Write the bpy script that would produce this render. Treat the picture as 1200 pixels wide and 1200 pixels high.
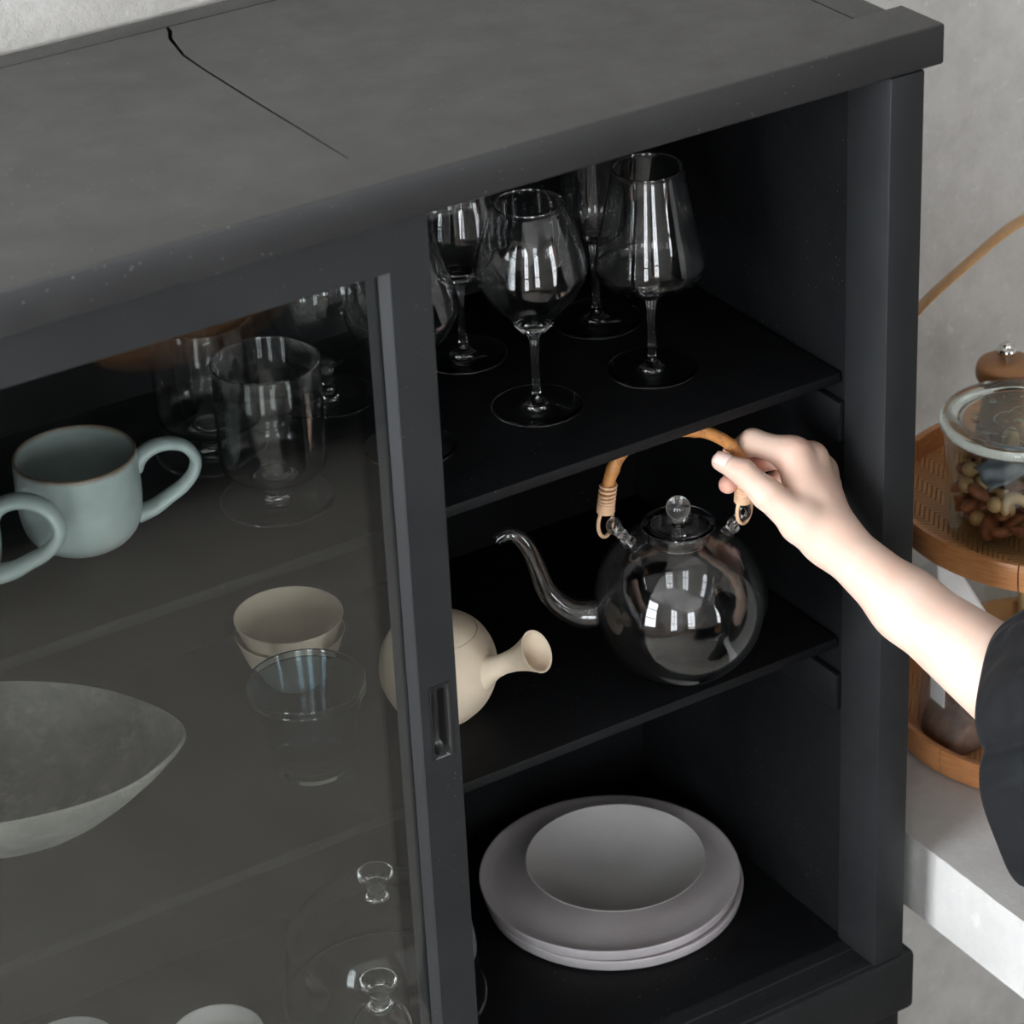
import bpy, bmesh, math, random
import numpy as np
from mathutils import Vector, Matrix

for o in list(bpy.data.objects):
    bpy.data.objects.remove(o)
SC = bpy.context.scene
COL = SC.collection
random.seed(7)

# ------------------------------------------------------------------ camera
cam_d = bpy.data.cameras.new('camera')
cam = bpy.data.objects.new('camera', cam_d)
COL.objects.link(cam)
SC.camera = cam
cam_d.sensor_width = 36.0
cam_d.sensor_fit = 'HORIZONTAL'
cam_d.lens = 36.0 * 3512.1 / 1200.0
cam_d.clip_start = 0.05
r_ = Vector((0.8474643558, -0.5290130257, -0.0441518324))
d_ = Vector((-0.2941710071, -0.3987604606, -0.8685928353))
f_ = Vector((0.4418909189, 0.7490896566, -0.4935555714))
cm = Matrix((r_, -d_, -f_)).transposed().to_4x4()
cm.translation = Vector((-1.2990, -1.6241, 1.6398))
cam.matrix_world = cm
cam_d.dof.use_dof = True
cam_d.dof.focus_distance = 2.36
cam_d.dof.aperture_fstop = 9.0

# ------------------------------------------------------------------ world, exposure
world = bpy.data.worlds.new('world')
SC.world = world
world.use_nodes = True
world.node_tree.nodes['Background'].inputs[0].default_value = (0.75, 0.85, 1.0, 1)
world.node_tree.nodes['Background'].inputs[1].default_value = 1.0
SC.view_settings.view_transform = 'Standard'
SC.view_settings.look = 'None'
SC.view_settings.gamma = 1.0
SC.view_settings.use_curve_mapping = False
SC.view_settings.exposure = 0.28
WIN_SIDE = 20.0        # brightness of the daylight in the near side window
WIN_FAR = 13.0          # and in the farther windows
SC.cycles.caustics_reflective = False
SC.cycles.caustics_refractive = False
SC.cycles.max_bounces = 14
SC.cycles.transmission_bounces = 14
SC.cycles.transparent_max_bounces = 32
SC.cycles.diffuse_bounces = 5
SC.cycles.glossy_bounces = 6
SC.cycles.sample_clamp_indirect = 6.0
SC.cycles.use_denoising = True

# ------------------------------------------------------------------ materials
MATS = {}


def nodes_of(name):
    m = bpy.data.materials.new(name)
    m.use_nodes = True
    nt = m.node_tree
    return m, nt, nt.nodes['Principled BSDF']


def mixcol(nt, fac, a, b):
    n = nt.nodes.new('ShaderNodeMix')
    n.data_type = 'RGBA'
    for sock, v in ((n.inputs[0], fac), (n.inputs[6], a), (n.inputs[7], b)):
        if isinstance(v, bpy.types.NodeSocket):
            nt.links.new(v, sock)
        elif isinstance(v, (int, float)):
            sock.default_value = v
        else:
            sock.default_value = (*v, 1)
    return n.outputs[2]


def noise(nt, scale, detail=4, rough=.55, vec=None, dist=0):
    n = nt.nodes.new('ShaderNodeTexNoise')
    n.inputs['Scale'].default_value = scale
    n.inputs['Detail'].default_value = detail
    n.inputs['Roughness'].default_value = rough
    n.inputs['Distortion'].default_value = dist
    if vec:
        nt.links.new(vec, n.inputs['Vector'])
    return n.outputs[0]


def coords(nt, scale=(1, 1, 1), rot=(0, 0, 0), kind='Object'):
    tc = nt.nodes.new('ShaderNodeTexCoord')
    mp = nt.nodes.new('ShaderNodeMapping')
    mp.inputs['Scale'].default_value = scale
    mp.inputs['Rotation'].default_value = rot
    nt.links.new(tc.outputs[kind], mp.inputs[0])
    return mp.outputs[0]


def ramp(nt, fac, stops):
    n = nt.nodes.new('ShaderNodeValToRGB')
    while len(n.color_ramp.elements) < len(stops):
        n.color_ramp.elements.new(0.5)
    for e, (p, c) in zip(n.color_ramp.elements, stops):
        e.position = p
        e.color = (c, c, c, 1) if isinstance(c, (int, float)) else (*c, 1)
    nt.links.new(fac, n.inputs[0])
    return n.outputs[0]


def bump(nt, bsdf, height, strength=.2, dist=.002):
    n = nt.nodes.new('ShaderNodeBump')
    n.inputs['Strength'].default_value = strength
    n.inputs['Distance'].default_value = dist
    nt.links.new(height, n.inputs['Height'])
    nt.links.new(n.outputs[0], bsdf.inputs['Normal'])


def simple(name, col, rough=.5, metal=0., var=.12, scale=30, bmp=.0, bscale=200, spec=.5):
    m, nt, b = nodes_of(name)
    v = coords(nt)
    n = noise(nt, scale, 5, .6, v)
    f = ramp(nt, n, [(.3, 0.), (.7, 1.)])
    c = mixcol(nt, f, tuple(max(0, x * (1 - var)) for x in col), tuple(min(1, x * (1 + var)) for x in col))
    nt.links.new(c, b.inputs['Base Color'])
    b.inputs['Roughness'].default_value = rough
    b.inputs['Metallic'].default_value = metal
    b.inputs['Specular IOR Level'].default_value = spec
    if bmp:
        bump(nt, b, noise(nt, bscale, 4, .6, v), bmp, .001)
    MATS[name] = m
    return m


def painted_black(name, col, rough, dust=0.0, grain=(1, 1, 1), spec=.45, dust_sheen=None):
    """worn matt black paint on wood, with grain relief and pale dust specks"""
    m, nt, b = nodes_of(name)
    v = coords(nt)
    g = noise(nt, 40, 5, .6, coords(nt, grain))
    big = noise(nt, 6, 4, .6, v)
    c = mixcol(nt, ramp(nt, big, [(.3, 0.), (.75, 1.)]), tuple(x * .8 for x in col), tuple(x * 1.3 for x in col))
    if dust_sheen:                       # settled dust, with the wall's sheen painted into the colour of upward faces
        ge = nt.nodes.new('ShaderNodeNewGeometry')
        sz = nt.nodes.new('ShaderNodeSeparateXYZ')
        nt.links.new(ge.outputs['True Normal'], sz.inputs[0])
        c = mixcol(nt, ramp(nt, sz.outputs[2], [(.5, 0.), (.95, 1.)]), c, mixcol(nt, ramp(nt, big, [(.3, 0.), (.75, 1.)]), tuple(x * .88 for x in dust_sheen), tuple(x * 1.12 for x in dust_sheen)))
    if dust:
        vo = nt.nodes.new('ShaderNodeTexVoronoi')
        vo.inputs['Scale'].default_value = 170
        nt.links.new(v, vo.inputs['Vector'])
        sp = ramp(nt, vo.outputs['Distance'], [(.05, 1.), (.12, 0.)])
        msk = ramp(nt, noise(nt, 9, 4, .65, v), [(.44, .04), (.66, 1.)])
        rnd = nt.nodes.new('ShaderNodeSeparateColor')
        nt.links.new(vo.outputs['Color'], rnd.inputs[0])
        keep = ramp(nt, rnd.outputs[0], [(.5, 0.), (.62, 1.)])
        mm = nt.nodes.new('ShaderNodeMath'); mm.operation = 'MULTIPLY'
        nt.links.new(sp, mm.inputs[0]); nt.links.new(msk, mm.inputs[1])
        m2 = nt.nodes.new('ShaderNodeMath'); m2.operation = 'MULTIPLY'
        nt.links.new(mm.outputs[0], m2.inputs[0]); nt.links.new(keep, m2.inputs[1])
        m3 = nt.nodes.new('ShaderNodeMath'); m3.operation = 'MULTIPLY'
        nt.links.new(m2.outputs[0], m3.inputs[0]); m3.inputs[1].default_value = dust
        c = mixcol(nt, m3.outputs[0], c, (.45, .44, .42))
    nt.links.new(c, b.inputs['Base Color'])
    rr = ramp(nt, noise(nt, 25, 4, .6, v), [(.3, rough - .06), (.7, rough + .08)])
    nt.links.new(rr, b.inputs['Roughness'])
    b.inputs['Specular IOR Level'].default_value = spec
    bump(nt, b, g, .25, .0006)
    MATS[name] = m
    return m


def glass(name, col=(1, 1, 1), rough=0., ior=1.47):
    m, nt, b = nodes_of(name)
    b.inputs['Base Color'].default_value = (*col, 1)
    b.inputs['Transmission Weight'].default_value = 1
    b.inputs['Roughness'].default_value = rough
    b.inputs['IOR'].default_value = ior
    MATS[name] = m
    return m


def thin_glass(name, col, refl=1.0, ior=1.5, haze=0.0):
    """thin sheet: clear transmission plus a Fresnel mirror coat"""
    m, nt, b = nodes_of(name)
    nt.nodes.remove(b)
    out = nt.nodes['Material Output']
    tr = nt.nodes.new('ShaderNodeBsdfTransparent')
    tr.inputs[0].default_value = (*col, 1)
    gl = nt.nodes.new('ShaderNodeBsdfGlossy')
    gl.inputs['Roughness'].default_value = 0.0
    gl.inputs[0].default_value = (refl, refl, refl, 1)
    fr = nt.nodes.new('ShaderNodeFresnel')
    geo = nt.nodes.new('ShaderNodeNewGeometry')      # the sheet bends no light, so both faces use the same index
    ix = nt.nodes.new('ShaderNodeMix')
    nt.links.new(geo.outputs['Backfacing'], ix.inputs[0])
    ix.inputs[2].default_value = ior
    ix.inputs[3].default_value = 1 / ior
    nt.links.new(ix.outputs[0], fr.inputs[0])
    mx = nt.nodes.new('ShaderNodeMixShader')
    nt.links.new(fr.outputs[0], mx.inputs[0])
    nt.links.new(tr.outputs[0], mx.inputs[1])
    nt.links.new(gl.outputs[0], mx.inputs[2])
    last = mx.outputs[0]
    if haze:
        df = nt.nodes.new('ShaderNodeBsdfDiffuse')
        df.inputs[0].default_value = (.6, .6, .6, 1)
        m2 = nt.nodes.new('ShaderNodeMixShader')
        m2.inputs[0].default_value = haze
        nt.links.new(last, m2.inputs[1]); nt.links.new(df.outputs[0], m2.inputs[2])
        last = m2.outputs[0]
    nt.links.new(last, out.inputs[0])
    MATS[name] = m
    return m


def emitter(name, col, s):
    m, nt, b = nodes_of(name)
    nt.nodes.remove(b)
    e = nt.nodes.new('ShaderNodeEmission')
    e.inputs[0].default_value = (*col, 1)
    e.inputs[1].default_value = s
    nt.links.new(e.outputs[0], nt.nodes['Material Output'].inputs[0])
    MATS[name] = m
    return m


def concrete(name, a, b_, rough=.8, scale=3.0, relief=.6):
    m, nt, b = nodes_of(name)
    v = coords(nt)
    n1 = ramp(nt, noise(nt, scale, 8, .62, v, .6), [(.3, 0.), (.7, 1.)])
    c1 = mixcol(nt, n1, a, b_)
    n2 = ramp(nt, noise(nt, scale * 9, 6, .65, v), [(.42, 0.), (.72, .5)])
    c2 = mixcol(nt, n2, c1, tuple(x * .78 for x in a))
    n3 = ramp(nt, noise(nt, scale * 26, 3, .6, v), [(.62, 0.), (.74, .35)])
    c3 = mixcol(nt, n3, c2, tuple(min(1, x * 1.25) for x in b_))
    nt.links.new(c3, b.inputs['Base Color'])
    b.inputs['Roughness'].default_value = rough
    b.inputs['Specular IOR Level'].default_value = .3
    bump(nt, b, noise(nt, scale * 9, 8, .7, v), relief, .006)
    MATS[name] = m
    return m


painted_black('black_top', (.012, .012, .0125), .45, dust=.85, grain=(.25, 1, 1), spec=.5, dust_sheen=(.060, .059, .0575))
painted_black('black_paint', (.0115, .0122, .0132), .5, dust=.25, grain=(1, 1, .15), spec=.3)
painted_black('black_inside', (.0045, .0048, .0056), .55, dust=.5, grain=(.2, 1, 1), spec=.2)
simple('black_plastic', (.012, .012, .012), .3, var=.1)
glass('clear_glass')
glass('smoke_glass', (.45, .55, .60))
glass('green_glass', (.86, .95, .91))
thin_glass('door_glass', (.972, .98, .976), .92)
thin_glass('jar_glass', (.95, .975, .96), 1.0)
thin_glass('bag_plastic', (.80, .76, .73), 1.0, 1.35, haze=.10)
concrete('wall_plaster', (.455, .435, .405), (.61, .592, .565), .85, 3.2)
concrete('counter_concrete', (.47, .46, .445), (.54, .53, .515), .7, 2.0, .2)
concrete('floor_concrete', (.30, .275, .245), (.36, .335, .30), .6, .9)
simple('white_paint', (.42, .41, .395), .7, var=.03)
simple('window_frame_paint', (.55, .55, .54), .5, var=.05)
emitter('daylight_side', (.90, .95, 1.0), WIN_SIDE)
emitter('daylight_far', (.92, .96, 1.0), WIN_FAR)
simple('plate_grey', (.52, .485, .495), .62, var=.07, scale=14, bmp=.15, bscale=260, spec=.35)
simple('dish_grey', (.52, .50, .49), .6, var=.06, scale=12, bmp=.12, bscale=260, spec=.35)
simple('kyusu_clay', (.66, .55, .42), .62, var=.06, scale=40, bmp=.12, bscale=500, spec=.3)
simple('cup_clay', (.78, .67, .52), .6, var=.06, scale=30, bmp=.12, bscale=420, spec=.3)
simple('white_ceramic', (.72, .71, .69), .45, var=.04)
simple('grey_ceramic', (.42, .41, .40), .5, var=.05)
simple('nail', (.90, .66, .60), .3, var=.03)
simple('rattan', (.66, .42, .26), .55, var=.15, scale=120, bmp=.3, bscale=600)
simple('mill_wood', (.36, .165, .065), .35, var=.25, scale=18)
simple('steel', (.75, .73, .70), .15, 1.0, var=.03)
simple('table_wood', (.34, .17, .075), .4, var=.2, scale=8)
simple('table_leg_dark', (.03, .025, .02), .5)
simple('almond_skin', (.30, .10, .045), .5, var=.35, scale=120, bmp=.5, bscale=700)
simple('cashew', (.62, .40, .20), .5, var=.15, scale=60)
simple('macadamia', (.72, .46, .22), .45, var=.1, scale=60)
simple('packet_grey', (.22, .235, .27), .5, var=.2, scale=40)
simple('paper_white', (.80, .80, .80), .6, var=.06)
simple('hair', (.03, .018, .012), .45, var=.3, scale=60)
simple('eye_dark', (.03, .02, .015), .2)
simple('lip', (.55, .22, .2), .4)
simple('bag_contents', (.26, .15, .09), .6, var=.4, scale=80)
simple('etch_grey', (.16, .16, .165), .6)
simple('lid_dark', (.02, .02, .02), .4)


def mat_stone():
    m, nt, b = nodes_of('stone_bowl')
    v = coords(nt)
    n1 = ramp(nt, noise(nt, 14, 8, .7, v, .8), [(.3, 0.), (.72, 1.)])
    c = mixcol(nt, n1, (.13, .126, .115), (.32, .31, .285))
    n2 = ramp(nt, noise(nt, 60, 5, .7, v), [(.55, 0.), (.75, .6)])
    c = mixcol(nt, n2, c, (.46, .45, .42))
    nt.links.new(c, b.inputs['Base Color'])
    b.inputs['Roughness'].default_value = .8
    bump(nt, b, noise(nt, 90, 6, .7, v), .6, .002)
    MATS['stone_bowl'] = m


def mat_celadon(name='celadon', lip=True):
    m, nt, b = nodes_of(name)
    v = coords(nt)
    n1 = ramp(nt, noise(nt, 22, 6, .6, v), [(.35, 0.), (.7, 1.)])
    c = mixcol(nt, n1, (.36, .43, .415), (.47, .535, .52))
    n3 = ramp(nt, noise(nt, 9, 4, .6, v), [(.60, 0.), (.74, .7)])
    c = mixcol(nt, n3, c, (.42, .36, .29))
    sp = nt.nodes.new('ShaderNodeSeparateXYZ')
    nt.links.new(coords(nt), sp.inputs[0])
    n2 = nt.nodes.new('ShaderNodeMath'); n2.operation = 'MULTIPLY_ADD'
    nt.links.new(noise(nt, 70, 4, .6, v), n2.inputs[0]); n2.inputs[1].default_value = .004
    nt.links.new(sp.outputs[2], n2.inputs[2])
    rim = ramp(nt, n2.outputs[0], [(.0720, 0.), (.0736, 1.)])     # unglazed brown lip of the mug
    if lip:
        c = mixcol(nt, rim, c, (.20, .13, .085))
    nt.links.new(c, b.inputs['Base Color'])
    b.inputs['Roughness'].default_value = .38
    bump(nt, b, noise(nt, 160, 4, .6, v), .12, .001)
    MATS[name] = m


def mat_bamboo(name, a, b_, c_, sc=(60, 60, 6), spots=False):
    m, nt, b = nodes_of(name)
    v = coords(nt)
    n1 = ramp(nt, noise(nt, 3, 6, .6, coords(nt, sc)), [(.3, 0.), (.7, 1.)])
    c = mixcol(nt, n1, a, b_)
    n2 = ramp(nt, noise(nt, 110, 5, .7, v), [(.56, 0.), (.68, .9)])
    if spots:
        c = mixcol(nt, n2, c, c_)
    nt.links.new(c, b.inputs['Base Color'])
    b.inputs['Roughness'].default_value = .36
    MATS[name] = m


def mat_weave():
    """herringbone weave of thin bamboo splints: bands of alternating diagonal strips"""
    m, nt, b = nodes_of('bamboo_weave')
    tc = nt.nodes.new('ShaderNodeTexCoord')
    sp = nt.nodes.new('ShaderNodeSeparateXYZ')
    nt.links.new(tc.outputs['Object'], sp.inputs[0])

    def math_(op, a, b2):
        n = nt.nodes.new('ShaderNodeMath'); n.operation = op
        for s, v in ((n.inputs[0], a), (n.inputs[1], b2)):
            if isinstance(v, bpy.types.NodeSocket):
                nt.links.new(v, s)
            else:
                s.default_value = v
        return n.outputs[0]
    x, y = sp.outputs[0], sp.outputs[1]
    band = math_('ABSOLUTE', math_('SUBTRACT', math_('FRACT', math_('MULTIPLY', x, 34.), 0.), .5), 0.)   # zig-zag
    ph = math_('FRACT', math_('ADD', math_('MULTIPLY', y, 150.), math_('MULTIPLY', band, 5.)), 0.)
    h = ramp(nt, ph, [(0., 0.), (.18, 1.), (.8, 1.), (1., 0.)])
    n1 = noise(nt, 30, 5, .6, tc.outputs['Object'])
    c = mixcol(nt, n1, (.50, .22, .07), (.68, .36, .14))
    c = mixcol(nt, h, (.16, .055, .015), c)
    nt.links.new(c, b.inputs['Base Color'])
    b.inputs['Roughness'].default_value = .4
    bump(nt, b, h, .8, .0015)
    MATS['bamboo_weave'] = m


def mat_skin():
    m, nt, b = nodes_of('skin')
    v = coords(nt)
    n1 = ramp(nt, noise(nt, 26, 4, .6, v), [(.35, 0.), (.7, 1.)])
    c = mixcol(nt, n1, (.70, .47, .37), (.75, .55, .45))
    fa = nt.nodes.new('ShaderNodeAttribute'); fa.attribute_name = 'flush'
    c = mixcol(nt, fa.outputs['Fac'], c, (.70, .36, .28))
    nt.links.new(c, b.inputs['Base Color'])
    b.inputs['Roughness'].default_value = .48
    b.inputs['Specular IOR Level'].default_value = .35
    b.inputs['Subsurface Weight'].default_value = .25
    b.inputs['Subsurface Radius'].default_value = (1.0, .35, .2)
    b.inputs['Subsurface Scale'].default_value = .004
    bump(nt, b, noise(nt, 420, 4, .6, v), .10, .0006)
    MATS['skin'] = m


def mat_cloth():
    m, nt, b = nodes_of('black_cloth')
    v = coords(nt)
    n1 = ramp(nt, noise(nt, 40, 5, .6, v), [(.3, 0.), (.7, 1.)])
    c = mixcol(nt, n1, (.0065, .007, .008), (.011, .0118, .0132))
    nt.links.new(c, b.inputs['Base Color'])
    b.inputs['Roughness'].default_value = .75
    b.inputs['Sheen Weight'].default_value = .04
    b.inputs['Sheen Roughness'].default_value = .4
    b.inputs['Specular IOR Level'].default_value = .15
    bump(nt, b, noise(nt, 13, 2, .5, coords(nt, (1, 1.5, .8)), .4), .6, .02)
    MATS['black_cloth'] = m


mat_stone(); mat_celadon(); mat_celadon('celadon_handle', False); mat_weave(); mat_skin(); mat_cloth()
mat_bamboo('bamboo_cane', (.40, .155, .040), (.55, .26, .085), (.24, .09, .03), (25, 25, 25), True)
mat_bamboo('bamboo_hoop', (.49, .185, .06), (.66, .31, .125), (.3, .1, .03), (20, 20, 160))
mat_bamboo('bamboo_strap', (.56, .30, .13), (.70, .43, .22), (.3, .1, .03), (20, 20, 20))


# ------------------------------------------------------------------ mesh helpers
def obj(name, bm, mat, parent=None, smooth=None, loc=None):
    me = bpy.data.meshes.new(name)
    bm.to_mesh(me)
    bm.free()
    return obj_me(name, me, mat, parent, smooth, loc)


def obj_me(name, me, mat, parent=None, smooth=None, loc=None):
    o = bpy.data.objects.new(name, me)
    COL.objects.link(o)
    if mat and not me.materials:
        me.materials.append(MATS[mat])
    if parent:
        o.parent = parent
    if loc is not None:
        o.location = loc
    if smooth is not None:
        me.polygons.foreach_set('use_smooth', [True] * len(me.polygons))
        if smooth < 179:
            me.set_sharp_from_angle(angle=math.radians(smooth))
    return o


def empty(name, loc=(0, 0, 0), rz=0.):
    o = bpy.data.objects.new(name, None)
    o.empty_display_size = .05
    COL.objects.link(o)
    o.location = loc
    o.rotation_euler = (0, 0, rz)
    return o


def tag(o, label, cat, group=None):
    o['label'] = label
    o['category'] = cat
    if group:
        o['group'] = group
    return o


def structure(o):
    o['kind'] = 'structure'
    return o


def add_box(bm, x0, x1, y0, y1, z0, z1, bev=0., seg=2):
    b2 = bmesh.new()
    bmesh.ops.create_cube(b2, size=1)
    for v in b2.verts:
        v.co = Vector(((x0 + x1) / 2 + v.co.x * (x1 - x0), (y0 + y1) / 2 + v.co.y * (y1 - y0), (z0 + z1) / 2 + v.co.z * (z1 - z0)))
    if bev:
        bmesh.ops.bevel(b2, geom=b2.edges[:], offset=bev, segments=seg, profile=.5, affect='EDGES')
    merge(bm, b2)


def merge(bm, b2):
    me = bpy.data.meshes.new('tmp')
    b2.to_mesh(me)
    b2.free()
    bm.from_mesh(me)
    bpy.data.meshes.remove(me)


def box(name, x0, x1, y0, y1, z0, z1, mat, parent=None, bev=0.002, smooth=40):
    bm = bmesh.new()
    add_box(bm, x0, x1, y0, y1, z0, z1, bev)
    return obj(name, bm, mat, parent, smooth)


def add_lathe(bm, prof, seg=64, closed=False, off=(0, 0, 0)):
    """prof: list of (r, z); poles where r == 0"""
    rings = []
    ox, oy, oz = off
    for r, z in prof:
        if r <= 1e-7:
            rings.append([bm.verts.new((ox, oy, oz + z))])
        else:
            rings.append([bm.verts.new((ox + r * math.cos(2 * math.pi * k / seg), oy + r * math.sin(2 * math.pi * k / seg), oz + z)) for k in range(seg)])
    pairs = list(zip(rings[:-1], rings[1:]))
    if closed:
        pairs.append((rings[-1], rings[0]))
    for a, b in pairs:
        if len(a) == 1 and len(b) == 1:
            continue
        for k in range(seg):
            k2 = (k + 1) % seg
            if len(a) == 1:
                bm.faces.new((a[0], b[k2], b[k]))
            elif len(b) == 1:
                bm.faces.new((a[k], a[k2], b[0]))
            else:
                bm.faces.new((a[k], a[k2], b[k2], b[k]))
    return bm


def smooth_profile(pts, n=6):
    """Catmull-Rom through the points"""
    out = []
    P = [Vector((*p, 0)) for p in pts]
    for i in range(len(P) - 1):
        p0 = P[max(i - 1, 0)]; p1 = P[i]; p2 = P[i + 1]; p3 = P[min(i + 2, len(P) - 1)]
        for k in range(n):
            t = k / n
            q = .5 * ((2 * p1) + (-p0 + p2) * t + (2 * p0 - 5 * p1 + 4 * p2 - p3) * t * t + (-p0 + 3 * p1 - 3 * p2 + p3) * t ** 3)
            out.append((max(q.x, 0.), q.y))
    out.append(tuple(pts[-1]))
    return out


def spline(pts, n=8, closed=False):
    P = [Vector(p) for p in pts]
    out = []
    N = len(P)
    rng = range(N if closed else N - 1)
    for i in rng:
        if closed:
            p0, p1, p2, p3 = P[i - 1], P[i], P[(i + 1) % N], P[(i + 2) % N]
        else:
            p0, p1, p2, p3 = P[max(i - 1, 0)], P[i], P[i + 1], P[min(i + 2, N - 1)]
        for k in range(n):
            t = k / n
            out.append(.5 * ((2 * p1) + (-p0 + p2) * t + (2 * p0 - 5 * p1 + 4 * p2 - p3) * t * t + (-p0 + 3 * p1 - 3 * p2 + p3) * t ** 3))
    if not closed:
        out.append(P[-1].copy())
    return out


def add_tube(bm, path, rad, seg=14, closed=False, cap=True, up=(0, 0, 1), flat=1.0, inner=None):
    """tube round a path with a radius (number or list); flat squashes it along the second axis"""
    path = [Vector(p) for p in path]
    n = len(path)
    if not isinstance(rad, (list, tuple)):
        rad = [rad] * n

    def make(rads):
        rings = []
        nrm = None
        for i in range(n):
            if closed:
                t = path[(i + 1) % n] - path[i - 1]
            else:
                t = path[min(i + 1, n - 1)] - path[max(i - 1, 0)]
            t.normalize()
            if nrm is None:
                u = Vector(up)
                if abs(u.dot(t)) > .95:
                    u = Vector((1, 0, 0))
                nrm = (u - t * u.dot(t)).normalized()
            else:
                nrm = (nrm - t * nrm.dot(t)).normalized()
            bi = t.cross(nrm)
            rings.append([bm.verts.new(path[i] + nrm * (math.cos(2 * math.pi * k / seg) * rads[i]) + bi * (math.sin(2 * math.pi * k / seg) * rads[i] * flat)) for k in range(seg)])
        return rings
    A = make(rad)
    prs = list(zip(A[:-1], A[1:])) + ([(A[-1], A[0])] if closed else [])
    for a, b in prs:
        for k in range(seg):
            bm.faces.new((a[k], a[(k + 1) % seg], b[(k + 1) % seg], b[k]))
    if inner is not None:
        B = make([max(r - inner, 1e-4) for r in rad])
        for a, b in zip(B[:-1], B[1:]):
            for k in range(seg):
                bm.faces.new((a[k], b[k], b[(k + 1) % seg], a[(k + 1) % seg]))
        for a, b, fl in ((A[0], B[0], 0), (A[-1], B[-1], 1)):
            for k in range(seg):
                q = (a[k], b[k], b[(k + 1) % seg], a[(k + 1) % seg])
                bm.faces.new(q if not fl else q[::-1])
    elif cap and not closed:
        bm.faces.new(A[0][::-1])
        bm.faces.new(A[-1])
    return bm


def add_poly(bm, pts, z0, z1):
    """vertical prism over a plan polygon"""
    a = [bm.verts.new((x, y, z0)) for x, y in pts]
    b = [bm.verts.new((x, y, z1)) for x, y in pts]
    bm.faces.new(a[::-1]); bm.faces.new(b)
    n = len(pts)
    for k in range(n):
        bm.faces.new((a[k], a[(k + 1) % n], b[(k + 1) % n], b[k]))
    return bm


def fix(bm):
    bmesh.ops.recalc_face_normals(bm, faces=bm.faces[:])
    return bm


def loft(bm, rings, cap=False):
    R = [[bm.verts.new(p) for p in r] for r in rings]
    for a, b in zip(R[:-1], R[1:]):
        n = len(a)
        for k in range(n):
            bm.faces.new((a[k], a[(k + 1) % n], b[(k + 1) % n], b[k]))
    if cap:
        bm.faces.new(R[0][::-1]); bm.faces.new(R[-1])
    return R


# ------------------------------------------------------------------ the room
FL, CE = -.70, 1.95
XL, XR, YF, YB = -2.9, 2.6, -4.7, .392


def slab(name, x0, x1, y0, y1, z0, z1, mat):
    return structure(box(name, x0, x1, y0, y1, z0, z1, mat, None, 0.))


slab('floor', XL, XR, YF, YB, FL - .1, FL, 'floor_concrete')
slab('ceiling', XL, XR, YF, YB, CE, CE + .1, 'white_paint')
slab('wall_back', XL - .1, XR + .1, YB, YB + .1, FL, CE, 'wall_plaster')
slab('wall_right', XR, XR + .1, YF, YB, FL, CE, 'white_paint')


def wall_with_windows(name, axis, at, thick, a0, a1, wins):
    bm = bmesh.new()

    def piece(u0, u1, z0, z1):
        if u1 - u0 < 1e-4 or z1 - z0 < 1e-4:
            return
        if axis == 'x':
            add_box(bm, at - thick, at, u0, u1, z0, z1)
        else:
            add_box(bm, u0, u1, at - thick, at, z0, z1)
    u = a0
    for w0, w1, z0, z1 in sorted(wins):
        piece(u, w0, FL, CE)
        piece(w0, w1, FL, z0)
        piece(w0, w1, z1, CE)
        u = w1
    piece(u, a1, FL, CE)
    return structure(obj(name, bm, 'white_paint'))


WL = [(-1.25, .28, .0, 1.8), (-3.5, -2.6, -.25, 1.85)]
WF = [(-2.4, -1.5, -.25, 1.85), (.9, 1.8, -.25, 1.85)]
wall_with_windows('wall_left', 'x', XL, .12, YF, YB, WL)
wall_with_windows('wall_front', 'y', YF, .12, XL, XR, WF)
wn = 0
for axis, at, wins, em in (('x', XL, WL, 'daylight_side'), ('y', YF, WF, 'daylight_far')):
    for w0, w1, z0, z1 in sorted(wins):
        wn += 1
        em = 'daylight_side' if w1 == .28 else 'daylight_far'
        bm = bmesh.new()

        def bar(u0, u1, q0, q1):
            if axis == 'x':
                add_box(bm, at - .09, at - .04, u0, u1, q0, q1)
            else:
                add_box(bm, u0, u1, at - .09, at - .04, q0, q1)
        t = .035
        bar(w0, w1, z0, z0 + t); bar(w0, w1, z1 - t, z1); bar(w0, w0 + t, z0 + t, z1 - t); bar(w1 - t, w1, z0 + t, z1 - t)
        nu, nz = 2, 3
        for i in range(1, nu):
            u = w0 + (w1 - w0) * i / nu
            bar(u - .02, u + .02, z0 + t, z1 - t)
        for j in range(1, nz):
            z = z0 + (z1 - z0) * j / nz
            bar(w0 + t, w1 - t, z - .02, z + .02)
        w = structure(obj('window_%d' % wn, bm, 'window_frame_paint'))
        for i in range(nu):
            for j in range(nz):
                u0 = w0 + (w1 - w0) * i / nu + .02; u1 = w0 + (w1 - w0) * (i + 1) / nu - .02
                q0 = z0 + (z1 - z0) * j / nz + .02; q1 = z0 + (z1 - z0) * (j + 1) / nz - .02
                if axis == 'x':
                    box('pane', at - .07, at - .064, u0, u1, q0, q1, em, w, 0.)
                else:
                    box('pane', u0, u1, at - .07, at - .064, q0, q1, em, w, 0.)

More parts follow.
